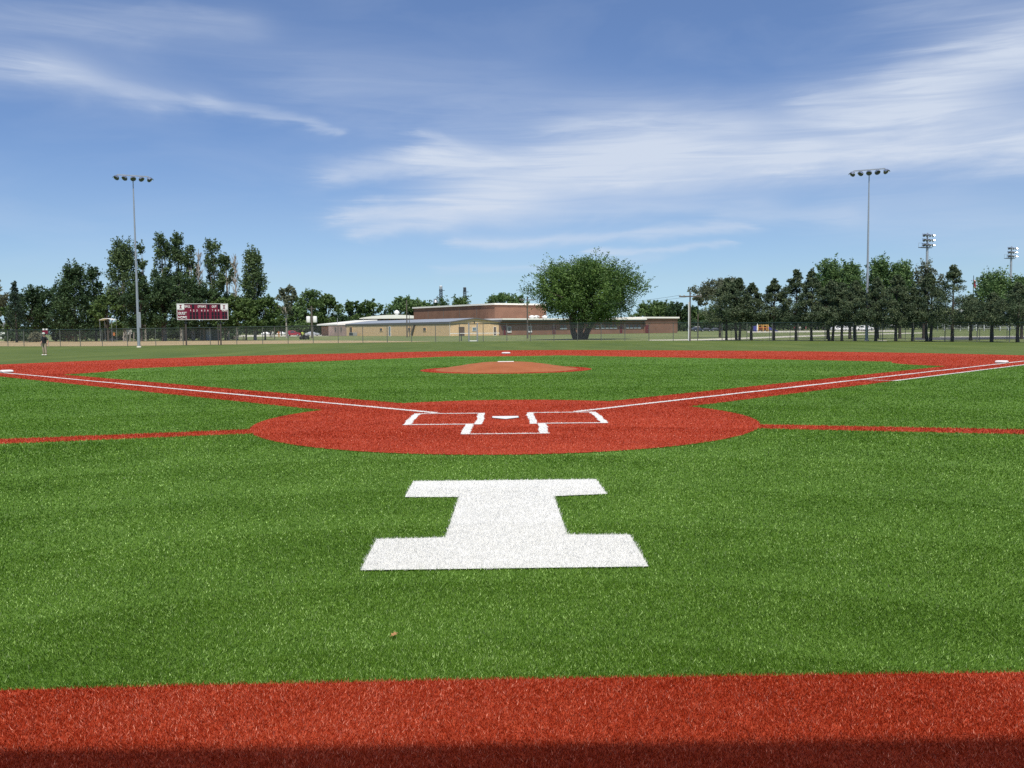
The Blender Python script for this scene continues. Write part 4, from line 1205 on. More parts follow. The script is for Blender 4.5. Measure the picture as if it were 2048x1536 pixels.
# house at the left edge
x, y = at(-20, 290); hs = empty('house', (x, y, 0), .12, 'grey roofed house with white garage wall at the left edge', 'house')
hw_ = 10.5
MB().box((-2, 4, 1.6), (17, 8, 3.2)).build('wall', M_['siding'], hs)
MB().add([(-10.9, -.5, 2.9), (6.9, -.5, 2.9), (6.9, 8.5, 2.9), (-10.9, 8.5, 2.9), (-10.9, 4, 5.4), (5.6, 4, 5.4)], [(0, 1, 5, 4), (2, 3, 4, 5), (1, 2, 5), (0, 4, 3), (3, 2, 1, 0)]).build('roof', M_['shingle'], hs)
MB().box((1.8, -.06, 1.1), (7.5, .12, 2.1)).build('garage_door', M_['white'], hs)

# storage shed with teal roof behind the scoreboard
x, y = at(421, 158); sh = empty('garden_shed', (x, y, 0), -.1, 'dark green shed with teal roof in the shade behind the scoreboard', 'shed')
MB().box((0, 0, 1.1), (2.6, 2.2, 2.2)).build('wall', M_['teal'], sh)
MB().add([(-1.5, -1.3, 2.15), (1.5, -1.3, 2.15), (1.5, 1.3, 2.15), (-1.5, 1.3, 2.15), (-1.5, 0, 3.0), (1.5, 0, 3.0)], [(0, 1, 5, 4), (2, 3, 4, 5), (0, 4, 3), (1, 2, 5), (3, 2, 1, 0)]).build('roof', M_['teal'], sh)
MB().box((.2, -1.13, 1.0), (.9, .05, 1.9)).build('door', M_['door_blue'], sh)

# open canopy under the left trees
x, y = at(217, 150); cn = empty('garden_canopy', (x, y, 0), 0, 'shallow white garden canopy on thin legs under the left trees', 'canopy')
zc = zof(217, 636.5, x, y); cp = MB(); n = 8
vs = []
for i in range(n+1):
    t = i/n; vs += [(-1.1+2.2*t, -1, zc-.3+.3*math.sin(math.pi*t)), (-1.1+2.2*t, 1, zc-.3+.3*math.sin(math.pi*t)), (-1.1+2.2*t, 1, zc-.36+.3*math.sin(math.pi*t)), (-1.1+2.2*t, -1, zc-.36+.3*math.sin(math.pi*t))]
cp.add(vs, [(4*i+a, 4*i+4+a, 4*i+4+(a+1) % 4, 4*i+(a+1) % 4) for i in range(n) for a in range(4)]+[(0, 1, 2, 3), (4*n+3, 4*n+2, 4*n+1, 4*n)]).build('roof', M_['white'], cn)
for a in (-1.0, 1.0):
    for b in (-.9, .9): MB().tube([(a, b, 0), (a, b, zc-.3)], .03, 5).build('leg', M_['galv'], cn)

# yard things under the trees at the left
x, y = at(255, 152); ps = empty('climbing_frame', (x, y, 0), .2, 'pale wooden climbing frame with a slatted panel under the left trees', 'climbing frame')
cfm = MB()
for a, b in ((-.7, .0), (-.2, .9), (.35, 0), (.8, .8)): cfm.tube([(a, b, 0), (a+.1, b, 1.6)], .09, 6)
cfm.tube([(-.7, 0, 1.5), (.5, .2, 1.3)], .07, 6); cfm.tube([(-.9, 0, .6), (-.1, 0, 1.7)], .06, 6); cfm.build('frame', M_['bark_pale'], ps)
pn = MB()
for k in range(6): pn.box((.25, .1, 1.3+.14*k), (.9, .05, .09), 0, 0, 0, -.15)
pn.build('slatted_panel', M_['leaf_grey'] if False else M_['cap_grey'], ps)
x, y = at(226, 153); cr = empty('patio_chair', (x, y, 0), 0, 'low grey patio chair with an orange back under the left trees', 'chair')
MB().box((-.1, 0, .45), (.8, .6, .1)).build('seat', M_['siding'], cr); MB().box((.05, .3, 1.3), (.35, .1, .55)).build('backrest', M_['orange'], cr)
for a in (-.45, .25):
    for b in (-.25, .25): MB().tube([(a, b, 0), (a, b, .42)], .05, 6).build('leg', M_['siding'], cr)

# maroon and white pennant sign on the fence behind the player
x, y = at(90.5, 99); sg = empty('fence_banner', (x, y, 0), 0, 'small maroon banner with white tabs hung above the fence behind the fielder', 'banner')
zq = zof(90, 664, x, y); MB().box((0, 0, zq), (.62, .03, .42)).build('cloth', M_['maroon'], sg)
for s in (-1, 1): MB().box((s*.17, -.01, zq+.30), (.2, .03, .17)).build('tab', M_['sign_white'], sg)
MB().tube([(-.3, .03, 0), (-.3, .03, zq+.4)], .02, 5).build('stake', M_['galv'], sg); MB().tube([(.3, .03, 0), (.3, .03, zq+.4)], .02, 5).build('stake', M_['galv'], sg)

# picnic table between the pale trunks
x, y = at(479, 152); pt = empty('picnic_table', (x, y, 0), .1, 'pale wooden picnic table between the trunks right of the scoreboard', 'picnic table')
MB().box((0, 0, .75), (1.9, .75, .06)).build('tabletop', M_['bark_pale'], pt)
for s in (-1, 1): MB().box((0, s*.72, .44), (1.9, .26, .05)).build('bench', M_['bark_pale'], pt)
for a in (-.65, .65):
    for s in (-1, 1): MB().box((a, s*.42, .37), (.08, .08, .80), 0, 0, s*.55).build('leg', M_['bark'], pt)

# grandstand at the far right
x, y = at(1985, 235); gs = empty('grandstand', (x, y, 0), -.25, 'pale aluminium grandstand with upright posts behind the right hand trees', 'grandstand')
for k in range(10): MB().box((0, k*.8-3, .6+k*.42), (26, .34, .08)).build('bench', M_['bleach'], gs)
for k in range(14):
    X = -12.6+k*1.94; MB().tube([(X, -3.4, 0), (X, -3.4, 2.2)], .10, 5).build('post', M_['white'], gs); MB().tube([(X, 4.6, 0), (X, 4.6, 6.0)], .08, 5).build('rear_post', M_['galv'], gs)
MB().tube([(-12.8, -3.4, 2.2), (12.8, -3.4, 2.2)], .06, 5).build('front_rail', M_['white'], gs); MB().tube([(-12.8, 4.6, 6), (12.8, 4.6, 6)], .06, 5).build('rear_rail', M_['galv'], gs)
MB().box((-3.2, 6.5, 4.5), (9, 3, 3.2)).build('press_box', M_['white'], gs)
MB().box((-3.2, 4.96, 4.7), (8, .06, 1.0)).build('press_box_window', M_['win'], gs)

# flagpole
x, y = at(1945, 210); H = zof(1945, 551, x, y); fp = empty('flagpole', (x, y, 0), 0, 'thin flagpole with furled flag rising between two trees at the right', 'flagpole')
MB().tube([(0, 0, 0), (0, 0, H)], [.12, .07], 8).build('pole', M_['dark_metal'], fp)
fg = MB(); n = 8; vs = []
for i in range(n+1):
    t = i/n
    for j in range(4): vs.append((.10+.16*j+.05*math.sin(j*2+t*4), .14*math.sin(j*2.4+t*3), H-1.0-2.0*t-.12*j))
fg.add(vs, [(4*i+j, 4*i+j+1, 4*i+5+j, 4*i+4+j) for i in range(n) for j in range(3)], 0, True)
fgo = fg.build('flag', [M_['car_red']], fp); sm_ = fgo.modifiers.new('t', 'SOLIDIFY'); sm_.thickness = .02


# ------------------------------------------------------------------ people
def skin_mesh(name, joints, edges, mat, parent, root=0, sub=2):
    me = bpy.data.meshes.new(name); me.from_pydata([j[0] for j in joints], edges, [])
    o = bpy.data.objects.new(name, me); link(o, parent)
    me.materials.append(mat)
    sk = o.modifiers.new('skin', 'SKIN'); sk.use_smooth_shade = True
    for i, j in enumerate(joints):
        v = me.skin_vertices[0].data[i]; r = j[1] if isinstance(j[1], tuple) else (j[1], j[1]); v.radius = r; v.use_root = (i == root)
    s = o.modifiers.new('sub', 'SUBSURF'); s.levels = sub; s.render_levels = sub
    return o


def person(loc, rz, h, shirt, trousers, cap, label, pose='stand', seat=0.0):
    e = empty('person', loc, rz, label, 'person'); k = h/1.75
    S = lambda L: [((p[0]*k, p[1]*k, p[2]*k+seat), tuple(a*k for a in r) if isinstance(r, tuple) else r*k) for p, r in L]
    if pose == 'stand':
        hipz, kneeL, kneeR, footL, footR = .92, (-.12, -.02, .48), (.13, .0, .48), (-.14, .03, .08), (.16, .02, .08)
        toeL, toeR = (-.16, -.15, .03), (.19, -.15, .03)
        elL, elR, haL, haR = (-.44, .10, 1.14), (.38, .08, 1.12), (-.36, -.06, .92), (.37, -.02, .86)
    else:
        hipz, kneeL, kneeR, footL, footR = .12, (-.16, -.42, .20), (.16, -.42, .20), (-.17, -.48, -.22), (.17, -.48, -.22)
        toeL, toeR = (-.17, -.62, -.26), (.17, -.62, -.26)
        elL, elR, haL, haR = (-.33, -.12, .36), (.33, -.12, .36), (-.18, -.42, .42), (.18, -.42, .42)
    dz = hipz-.92
    up = lambda z: z+dz
    J = [((0, 0, up(.95)), (.15, .10)), ((0, -.01, up(1.15)), (.14, .095)), ((0, .0, up(1.38)), (.17, .10)), ((0, .0, up(1.50)), .055), ((0, -.02, up(1.58)), (.075, .085)), ((0, -.02, up(1.70)), (.07, .085)),
         ((-.19, .01, up(1.42)), .055), (elL, .042), (haL, .032), ((.19, .01, up(1.42)), .055), (elR, .042), (haR, .032),
         ((-.10, 0, up(.88)), .085), (kneeL, .058), (footL, .042), (toeL, .035), ((.10, 0, up(.88)), .085), (kneeR, .058), (footR, .042), (toeR, .035)]
    E_ = [(0, 1), (1, 2), (2, 3), (3, 4), (4, 5), (2, 6), (6, 7), (7, 8), (2, 9), (9, 10), (10, 11), (0, 12), (12, 13), (13, 14), (14, 15), (0, 16), (16, 17), (17, 18), (18, 19)]
    body = skin_mesh('body', S(J), E_, M_['skin'], e)
    mid = lambda a, b, t: tuple(a[i]+(b[i]-a[i])*t for i in range(3))
    sl_, sr_ = (-.19, .01, up(1.42)), (.19, .01, up(1.42))
    SJ = [((0, 0, up(.86)), (.205, .15)), ((0, 0, up(.96)), (.195, .14)), ((0, -.01, up(1.15)), (.19, .135)), ((0, .0, up(1.38)), (.20, .13)), ((0, 0, up(1.47)), (.09, .08)), (sl_, .085), (mid(sl_, elL, .85), .072), (sr_, .08), (mid(sr_, elR, .85), .072)]
    skin_mesh('shirt', S(SJ), [(0, 1), (1, 2), (2, 3), (3, 4), (3, 5), (5, 6), (3, 7), (7, 8)], shirt, e)
    hl, hr = (-.10, 0, up(.86)), (.10, 0, up(.86))
    TJ = [((0, 0, up(1.02)), (.175, .125)), (hl, .108), (kneeL, .082), (mid(kneeL, footL, .9), .07), (hr, .108), (kneeR, .082), (mid(kneeR, footR, .9), .07)]
    skin_mesh('trousers', S(TJ), [(0, 1), (1, 2), (2, 3), (0, 4), (4, 5), (5, 6)], trousers, e)
    for f_, t_ in ((footL, toeL), (footR, toeR)):
        a = (f_[0], f_[1]+.03, t_[2]+.02); skin_mesh('shoe', S([(a, .055), ((t_[0], t_[1], t_[2]+.01), .045)]), [(0, 1)], M_['white'], e)
    cz = (up(1.70))*k+seat
    MB().lathe([(.105*k, -.03*k), (.112*k, .03*k), (.09*k, .085*k), (.04*k, .11*k), (.001, .115*k)], Matrix.Translation((0, -.02*k, cz)), 14).build('cap' if cap is not M_['bark'] else 'hair', cap, e)
    if cap is not M_['bark']: MB().box((0, -.15*k, cz-.01*k), (.15*k, .11*k, .015*k)).build('cap_brim', cap, e)
    # face and fingers
    hd = MB()
    for s in (-1, 1): hd.box((s*.03*k, -.10*k, (up(1.655))*k+seat), (.02*k, .012*k, .01*k))
    hd.box((0, -.10*k, (up(1.585))*k+seat), (.045*k, .01*k, .008*k)); hd.build('face', M_['bark'], body)
    for ha in (haL, haR):
        hm = MB(); o_ = Vector(S([(ha, 1.0)])[0][0])
        for q_ in range(4): hm.tube([o_+Vector(((q_-1.5)*.02*k, 0, -.02*k)), o_+Vector(((q_-1.5)*.022*k, -.012*k, -(.085-.006*abs(q_-1.5))*k)), o_+Vector(((q_-1.5)*.022*k, -.03*k, -(.115-.008*abs(q_-1.5))*k))], [.010*k, .009*k, .007*k], 5)
        hm.tube([o_+Vector((.03*k, 0, 0)), o_+Vector((.05*k, -.02*k, -.05*k))], [.011*k, .008*k], 5); hm.build('hand', M_['skin'], body)
    return e


px_, py_ = ground(89.5, 710.5)
person((px_, py_, -.01), math.radians(-28), 1.52, M_['shirt_black'], M_['khaki'], M_['cap_grey'], 'person in black shirt, khaki trousers and pale cap standing on the outfield grass')
mwx, mwy = at(609, 158)
mw = empty('riding_mower', (mwx, mwy, 0), math.radians(70), 'small black riding mower on the rough grass near the red car', 'mower')
MB().box((0, -.35, .55), (.62, .85, .42)).build('hood', M_['shirt_black'], mw, bevel=.08); MB().box((0, .45, .50), (.75, .6, .22)).build('chassis', M_['shirt_black'], mw, bevel=.05)
MB().box((0, .45, .68), (.5, .45, .12)).build('seat', M_['black'], mw, bevel=.04); MB().box((0, .68, .92), (.5, .1, .42)).build('seat_back', M_['black'], mw, bevel=.04)
for a, b, r in ((-.42, -.5, .22), (.42, -.5, .22), (-.45, .5, .32), (.45, .5, .32)):
    Rm = Matrix.Translation((a, b, r)) @ Matrix.Rotation(math.pi/2, 4, 'Y'); MB().lathe([(.08, -.09), (r-.02, -.09), (r, -.06), (r, .06), (r-.02, .09), (.08, .09)], Rm, 16).build('wheel', M_['tyre'], mw)
MB().lathe([(.17, -.012), (.19, 0), (.17, .012)], Matrix.Translation((0, .0, 1.0)) @ Matrix.Rotation(.6, 4, 'X'), 14).build('steering_wheel', M_['black'], mw); MB().tube([(0, -.15, .75), (0, 0, 1.0)], .03, 6).build('steering_column', M_['black'], mw)
person((mwx-.42, mwy+.18, 0), math.radians(70), 1.7, M_['hivis'], M_['shirt_black'], M_['bark'], 'person in a bright yellow green shirt sitting on the riding mower', 'sit', .66)
for (px, dp, sh_, tr_, lab) in ((541, 205, 'shirt_black', 'shirt_black', 'person dressed all in black, far off left of the thin pole'), (545.3, 207, 'cap_grey', 'siding', 'person in pale top and grey trousers beside the one in black'),
                                (557.5, 206, 'orange', 'yellow', 'person in orange clothes far off right of the thin pole')):
    person((*at(px, dp), 0), .3, 1.72, M_[sh_], M_[tr_], M_['bark'], lab)

# ------------------------------------------------------------------ trees
def lump(ph, t, seed):
    s = np.random.default_rng(seed).uniform(0, 6.28, 6)
    return 1+.13*np.sin(2*ph+s[0]+3*t)+.10*np.sin(3*ph+s[1]-5*t)+.08*np.sin(5*ph+s[2]+9*t)+.06*np.sin(13*t+s[3]+ph)


PROF = {
    'round': lambda t: np.sqrt(np.clip(1-(np.abs(2*t-.86)/1.14)**2.3, 0.0, 1)),
    'poplar': lambda t: np.clip(np.sin(np.pi*np.clip(t*.93+.05, 0, 1))**.55, 0, 1)*(1-.35*t),
    'upright': lambda t: np.clip(1.05*(1-t**2.2)**.8*(.55+.9*np.clip(t*2.6, 0, .5)), 0, 1),
    'pine': lambda t: np.interp(t, [0, .15, .38, .58, .78, .92, 1], [.72, 1.0, .86, .60, .33, .15, .02]),
    'spruce': lambda t: np.clip((1-t)**.95, .03, 1),
    'umbrella': lambda t: np.clip(.35+.75*np.sin(np.pi*np.clip(t*.9+.12, 0, 1)), 0, 1),
    'mushroom': lambda t: np.interp(t, [0, .08, .2, .35, .52, .67, .85, .95, 1], [.42, .60, .80, .92, 1.0, .97, .76, .52, .30]),
    'bush': lambda t: np.sqrt(np.clip(1-(t*1.0)**2.2, 0, 1)),
}
TREE_SEED = [100]


def tree(name, px, top, hw, depth, kind, leaf, label, bottom=None, nleaf=6000, bark='bark', group=None, size=None, trunks=1, vee=0.0, ncl=None, nshoot=9, lumpy=1.0, x_off=0.0, tones=(.15, .85), trunk_r=None, cat='tree', bot_z=None):
    TREE_SEED[0] += 1; sd_ = TREE_SEED[0]; R_ = np.random.default_rng(sd_)
    x, y = at(px, depth); H = zof(px, top, x, y); R = hw/1744*depth*1.10
    zb = max(.3, zof(px, bottom, x, y)) if bottom is not None else (bot_z if bot_z is not None else H*.18)
    e = empty(name, (x, y, 0), 0, label, cat, group)
    prof = PROF[kind]; ch = H-zb
    nclu = ncl or max(14, int(nleaf/170)); nsh = nshoot; nlf = max(6, int(nleaf/(nclu*nsh)))
    # clusters
    if kind in ('pine', 'spruce'): tt = R_.random(nclu)**1.25
    elif kind == 'poplar': tt = R_.random(nclu)**.95
    else: tt = R_.random(nclu)**.8
    ph = R_.uniform(0, 2*np.pi, nclu); rho = np.sqrt(R_.uniform(.16, 1, nclu))*.86
    rad = prof(tt)*R*rho*(1+(lump(ph, tt, sd_)-1)*lumpy)
    C = np.stack([rad*np.cos(ph), rad*np.sin(ph), zb+ch*(.03+.92*tt)], 1)
    if kind in ('pine', 'spruce'): kz = max(3, nclu//16) if kind == 'pine' else nclu//2; C[:kz] = np.stack([np.zeros(kz), np.zeros(kz), zb+ch*np.linspace(.72 if kind == 'pine' else .05, .97, kz)], 1)
    if kind == 'spruce':
        tt = np.linspace(0, 1, nclu); ph = np.arange(nclu)*2.4
        C = np.stack([(1-tt)*R*.62*np.cos(ph), (1-tt)*R*.62*np.sin(ph), zb+ch*tt*.97], 1)
    tone_c = R_.uniform(*tones, nclu)
    rc = {'mushroom': .24, 'round': .24, 'poplar': .30, 'upright': .26, 'pine': .22, 'spruce': .17, 'umbrella': .2, 'bush': .3}[kind]*R
    if ncl: rc *= math.sqrt(350/ncl)*.62
    rcz = rc*{'mushroom': .9, 'round': .9, 'poplar': 1.5, 'upright': 1.5, 'pine': .55, 'spruce': 1.3, 'umbrella': .6, 'bush': .8}[kind]
    tp = (1-.72*np.clip((C[:, 2]-zb)/ch, 0, 1))*(2.2 if kind == 'spruce' else 1) if kind in ('pine', 'spruce') else np.ones(nclu)
    S_ = np.repeat(C, nsh, 0)+R_.normal(0, 1, (nclu*nsh, 3))*np.array([rc*.5, rc*.5, rcz*.5])*np.repeat(tp, nsh)[:, None]
    tone_s = np.repeat(tone_c, nsh)+R_.normal(0, .07, nclu*nsh)
    # shoots point outwards and up
    out = S_.copy(); out[:, 2] = 0; nn = np.linalg.norm(out, axis=1, keepdims=True)+1e-6; out /= nn
    upk = {'mushroom': .75, 'round': .75, 'poplar': 1.9, 'upright': 1.9, 'pine': .30, 'spruce': -.12, 'umbrella': .7, 'bush': 1.0}[kind]
    dr = out*.8+np.array([0, 0, upk])+R_.normal(0, .35, S_.shape); dr /= np.linalg.norm(dr, axis=1, keepdims=True)
    Ls = {'mushroom': .30, 'round': .30, 'poplar': .55, 'upright': .42, 'pine': .24, 'spruce': .34, 'umbrella': .2, 'bush': .35}[kind]*R*R_.uniform(.6, 1.25, (len(S_), 1))*np.repeat(tp, nsh)[:, None]
    q_ = R_.random((len(S_), nlf, 1))
    thick = {'mushroom': .065, 'round': .065, 'poplar': .11, 'upright': .09, 'pine': .075, 'spruce': .09, 'umbrella': .09, 'bush': .12}[kind]*R
    if ncl: thick *= .62; Ls *= .7
    L = S_[:, None, :]+dr[:, None, :]*Ls[:, None, :]*q_+R_.normal(0, 1, (len(S_), nlf, 3))*thick*np.repeat(tp, nsh)[:, None, None]*(1.1-q_*.75)
    tone = np.repeat(tone_s, nlf)+R_.normal(0, .08, len(tone_s)*nlf)
    L = L.reshape(-1, 3); zq = np.percentile(L[:, 2], 99.93); L[:, 2] = np.where(L[:, 2] > zb, zb+(L[:, 2]-zb)*(H-zb)/(zq-zb), L[:, 2])
    rq = np.percentile(np.abs(L[:, 0]), 99.0); L[:, :2] *= (hw/1744*depth)/rq
    L[:, 2] = np.clip(L[:, 2], .15 if kind == 'bush' else zb*.75, None); n = len(L)
    s = size if size is not None else max(.10, depth/872*1.15)*{'pine': .62, 'spruce': .7}.get(kind, 1.0)
    a = R_.normal(0, 1, (n, 3)); a[:, 2] *= .6; a /= np.linalg.norm(a, axis=1, keepdims=True)
    b = np.cross(a, R_.normal(0, 1, (n, 3))); b /= np.linalg.norm(b, axis=1, keepdims=True)
    sa = (s*R_.uniform(.55, 1.15, n))[:, None]
    V = np.stack([L-a*sa, L-b*sa*.6, L+a*sa, L+b*sa*.6], 1)
    mesh_np('crown', V.reshape(-1, 3), 4, M_[leaf], {'tone': np.repeat(np.clip(tone, 0, 1), 4)}, e)
    # trunk and limbs
    if kind == 'bush': return e
    tr = MB(); r0 = trunk_r or max(.10, .012*H+.05)
    for k in range(trunks):
        ox = (k-(trunks-1)/2)*r0*(1.3 if vee else 2.6); lean = ox*1.2+(k-(trunks-1)/2)*vee
        top_p = Vector((lean*.6, R_.normal(0, .1), H*.86 if kind in ('pine', 'spruce', 'poplar') else zb+ch*.62))
        pts = [Vector((ox+x_off, 0, -.05)), Vector((ox*1.1+x_off+lean*.25, .05, zb*.5)), Vector((ox+lean*.7+x_off*.6, .0, zb+.1*ch)), top_p.lerp(Vector((ox, 0, 0)), .35), top_p]
        tr.tube(pts, [r0*1.25, r0, r0*.85, r0*.55, r0*.12], 9)
    nl = {'mushroom': 26, 'round': 26, 'poplar': 16, 'upright': 16, 'pine': 22, 'spruce': 12, 'umbrella': 22}[kind]
    idx = R_.choice(nclu, min(nl, nclu), replace=False)
    for i in idx:
        c = Vector(C[i]); zs = {'pine': c.z-.1*R, 'spruce': c.z}.get(kind, zb+(c.z-zb)*.25)
        zs = max(zb*.8, min(zs, H*.8)); p0 = Vector((0, 0, zs)); md = p0.lerp(c, .5)+Vector((0, 0, -.06*(c-p0).length if kind == 'spruce' else .05*(c-p0).length))
        tr.tube([p0, md, c], [r0*.38, r0*.22, r0*.06], 5)
    tr.build('trunk', M_[bark], e)
    return e


def dead_tree(px, top, hw, depth, label, bark='bark_pale'):
    TREE_SEED[0] += 1; R_ = random.Random(TREE_SEED[0]); x, y = at(px, depth); H = zof(px, top, x, y); R = hw/1744*depth
    e = empty('bare_tree', (x, y, 0), 0, label, 'tree', 'bare trees among the poplars'); tr = MB(); r0 = .22
    tr.tube([(0, 0, 0), (.1, 0, H*.4), (-.1, 0, H*.75), (0, 0, H)], [r0, r0*.75, r0*.4, .05], 8); tr.build('trunk', M_[bark], e)
    br = MB()
    for k in range(46):
        z = H*R_.uniform(.25, .95); a = R_.uniform(0, 6.28); l = R*(1.15-z/H*.6)*R_.uniform(.5, 1)
        c = Vector((l*math.cos(a), l*math.sin(a), z+l*R_.uniform(.8, 1.6))); br.tube([(0, 0, z), Vector((0, 0, z)).lerp(c, .5)+Vector((0, 0, -.1)), c], [.09, .06, .03], 4)
        for j in range(4):
            s = Vector((0, 0, z)).lerp(c, R_.uniform(.4, 1)); br.tube([s, s+Vector((R_.uniform(-.5, .5), R_.uniform(-.5, .5), R_.uniform(.4, 1.1)))], [.045, .025], 4)
    br.build('branches', M_[bark], e)


# left group
tree('willow_tree', -12, 560, 26, 150, 'round', 'leaf_pale', 'pale drooping tree cut by the left edge', 640, 5000)
tree('spruce_tree', 33, 562, 19, 156, 'spruce', 'leaf_spruce', 'small dark spruce near the left edge, pointed top', 655, 4500)
tree('broadleaf_tree', 14, 605, 30, 190, 'round', 'leaf_mid', 'low green tree behind the small spruce at left', 668, 5000)
tree('broadleaf_tree', 72, 571, 42, 165, 'round', 'leaf_dark', 'round dark tree above the fielder, left one', 672, 11000, group='dark trees behind the fielder')
tree('broadleaf_tree', 112, 566, 36, 172, 'round', 'leaf_dark', 'round dark tree above the fielder, partly behind the pointed one', 672, 9000, group='dark trees behind the fielder')
tree('broadleaf_tree', 152, 521, 42, 160, 'upright', 'leaf_dark', 'tall dark tree with several pointed tops left of the floodlight pole', 675, 15000)
tree('broadleaf_tree', 192, 530, 22, 166, 'upright', 'leaf_dark', 'narrower dark tree just right of the many pointed one', 672, 7000)
tree('broadleaf_tree', 216, 584, 30, 158, 'round', 'leaf_mid', 'lower green tree left of the floodlight pole base', 672, 6000)
tree('poplar_tree', 250, 473, 33, 160, 'poplar', 'leaf_poplar', 'tall ragged poplar touching the left floodlight pole', 640, 13000, 'bark_pale', group='row of poplars', tones=(.1, .95))
tree('poplar_tree', 291, 480, 13, 162, 'poplar', 'leaf_poplar', 'slender sparse poplar just right of the left floodlight pole', 640, 2400, 'bark_pale', group='row of poplars', trunk_r=.16)
tree('poplar_tree', 330, 466, 22, 160, 'poplar', 'leaf_poplar', 'tall poplar above the left half of the scoreboard', 640, 8500, 'bark_pale', group='row of poplars')
tree('poplar_tree', 362, 465, 21, 164, 'poplar', 'leaf_poplar', 'tallest poplar, directly above the scoreboard', 640, 8500, 'bark_pale', group='row of poplars')
tree('poplar_tree', 386, 490, 15, 161, 'poplar', 'leaf_poplar', 'shorter poplar on the right shoulder of the tallest one', 640, 4500, 'bark_pale', group='row of poplars')
dead_tree(402, 498, 11, 160, 'bare grey tree between the two poplar groups')
tree('poplar_tree', 432, 478, 21, 158, 'poplar', 'leaf_poplar', 'tall poplar above the right end of the scoreboard', 645, 7500, 'bark_pale', group='row of poplars')
tree('poplar_tree', 456, 506, 17, 162, 'poplar', 'leaf_poplar', 'thin poplar right of the one above the scoreboard end', 645, 4200, 'bark_pale', group='row of poplars')
dead_tree(474, 512, 12, 160, 'bare grey tree left of the last poplar')
tree('poplar_tree', 510, 490, 27, 158, 'poplar', 'leaf_poplar', 'last poplar on the right with full oval crown', 650, 10500, 'bark_pale', group='row of poplars')
for px, top, hw, dp, lab in ((283, 560, 34, 166, 'dark leafy tree filling the gap right of the floodlight pole'), (325, 548, 38, 168, 'dark leafy tree under the tall poplars left of the scoreboard'),
                             (368, 545, 38, 168, 'dark leafy tree directly behind the scoreboard'), (408, 566, 32, 168, 'dark leafy tree under the bare tree'),
                             (450, 592, 28, 168, 'dark leafy tree behind the right end of the scoreboard'), (492, 596, 26, 168, 'dark leafy tree below the last two poplars'),
                             (530, 590, 22, 170, 'dark leafy tree at the right foot of the last poplar')):
    tree('broadleaf_tree', px, top, hw*1.1, dp-13, 'round', 'leaf_dark' if px < 440 else 'leaf_mid', lab, 660, 9000, group='dark trees below the poplars')
for px, top, hw, dp, lf_, lab in ((60, 655, 22, 176, 'leaf_dark', 'dark bush below the round trees at left'), (118, 648, 14, 172, 'leaf_bush', 'yellow green bush just right of the fielder'),
                                  (150, 640, 26, 174, 'leaf_copper', 'reddish brown bush behind the fence at left'), (196, 652, 26, 174, 'leaf_dark', 'dark bush under the left trees'),
                                  (232, 650, 24, 172, 'leaf_bush', 'green bush left of the floodlight pole base'), (268, 652, 22, 174, 'leaf_dark', 'dark bush at the floodlight pole'),
                                  (306, 650, 26, 174, 'leaf_dark', 'dark bush left of the scoreboard posts'), (350, 652, 26, 174, 'leaf_dark', 'dark bush behind the left scoreboard post'),
                                  (394, 652, 26, 174, 'leaf_dark', 'dark bush between the scoreboard posts'), (446, 652, 28, 174, 'leaf_dark', 'dark bush behind the right scoreboard post'),
                                  (72, 664, 12, 155, 'leaf_grey', 'pale grey green tall grass clump left of the fielder'), (22, 662, 16, 176, 'leaf_dark', 'dark bush beside the house')):
    tree('shrub', px, top, hw, dp, 'bush', lf_, lab, None, 4500, cat='bush', bot_z=.1, group='shrubs beyond the left fence')
# middle left, behind the cars
tree('pale_tree', 573, 570, 21, 205, 'round', 'leaf_pale', 'pale thin leaved tree right of the poplars', 640, 3600, 'bark_pale')
tree('broadleaf_tree', 563, 612, 24, 315, 'round', 'leaf_mid', 'green tree behind the thin bare pole', 664, 4500)
tree('broadleaf_tree', 596, 606, 24, 318, 'round', 'leaf_fresh', 'yellowish green tree above the red car', 664, 5000)
tree('broadleaf_tree', 624, 579, 32, 322, 'round', 'leaf_mid', 'spiky topped green tree behind the transformer pole', 664, 9000)
tree('broadleaf_tree', 657, 588, 27, 326, 'round', 'leaf_mid', 'green tree just right of the transformer pole', 664, 7500)
tree('broadleaf_tree', 640, 632, 26, 340, 'round', 'leaf_dark', 'dark low tree behind the silver car', 668, 5000)
tree('broadleaf_tree', 590, 640, 24, 340, 'round', 'leaf_dark', 'dark low tree behind the red car', 668, 5000)
tree('broadleaf_tree', 540, 636, 24, 420, 'round', 'leaf_mid', 'low green tree behind the far white car', 668, 5000)
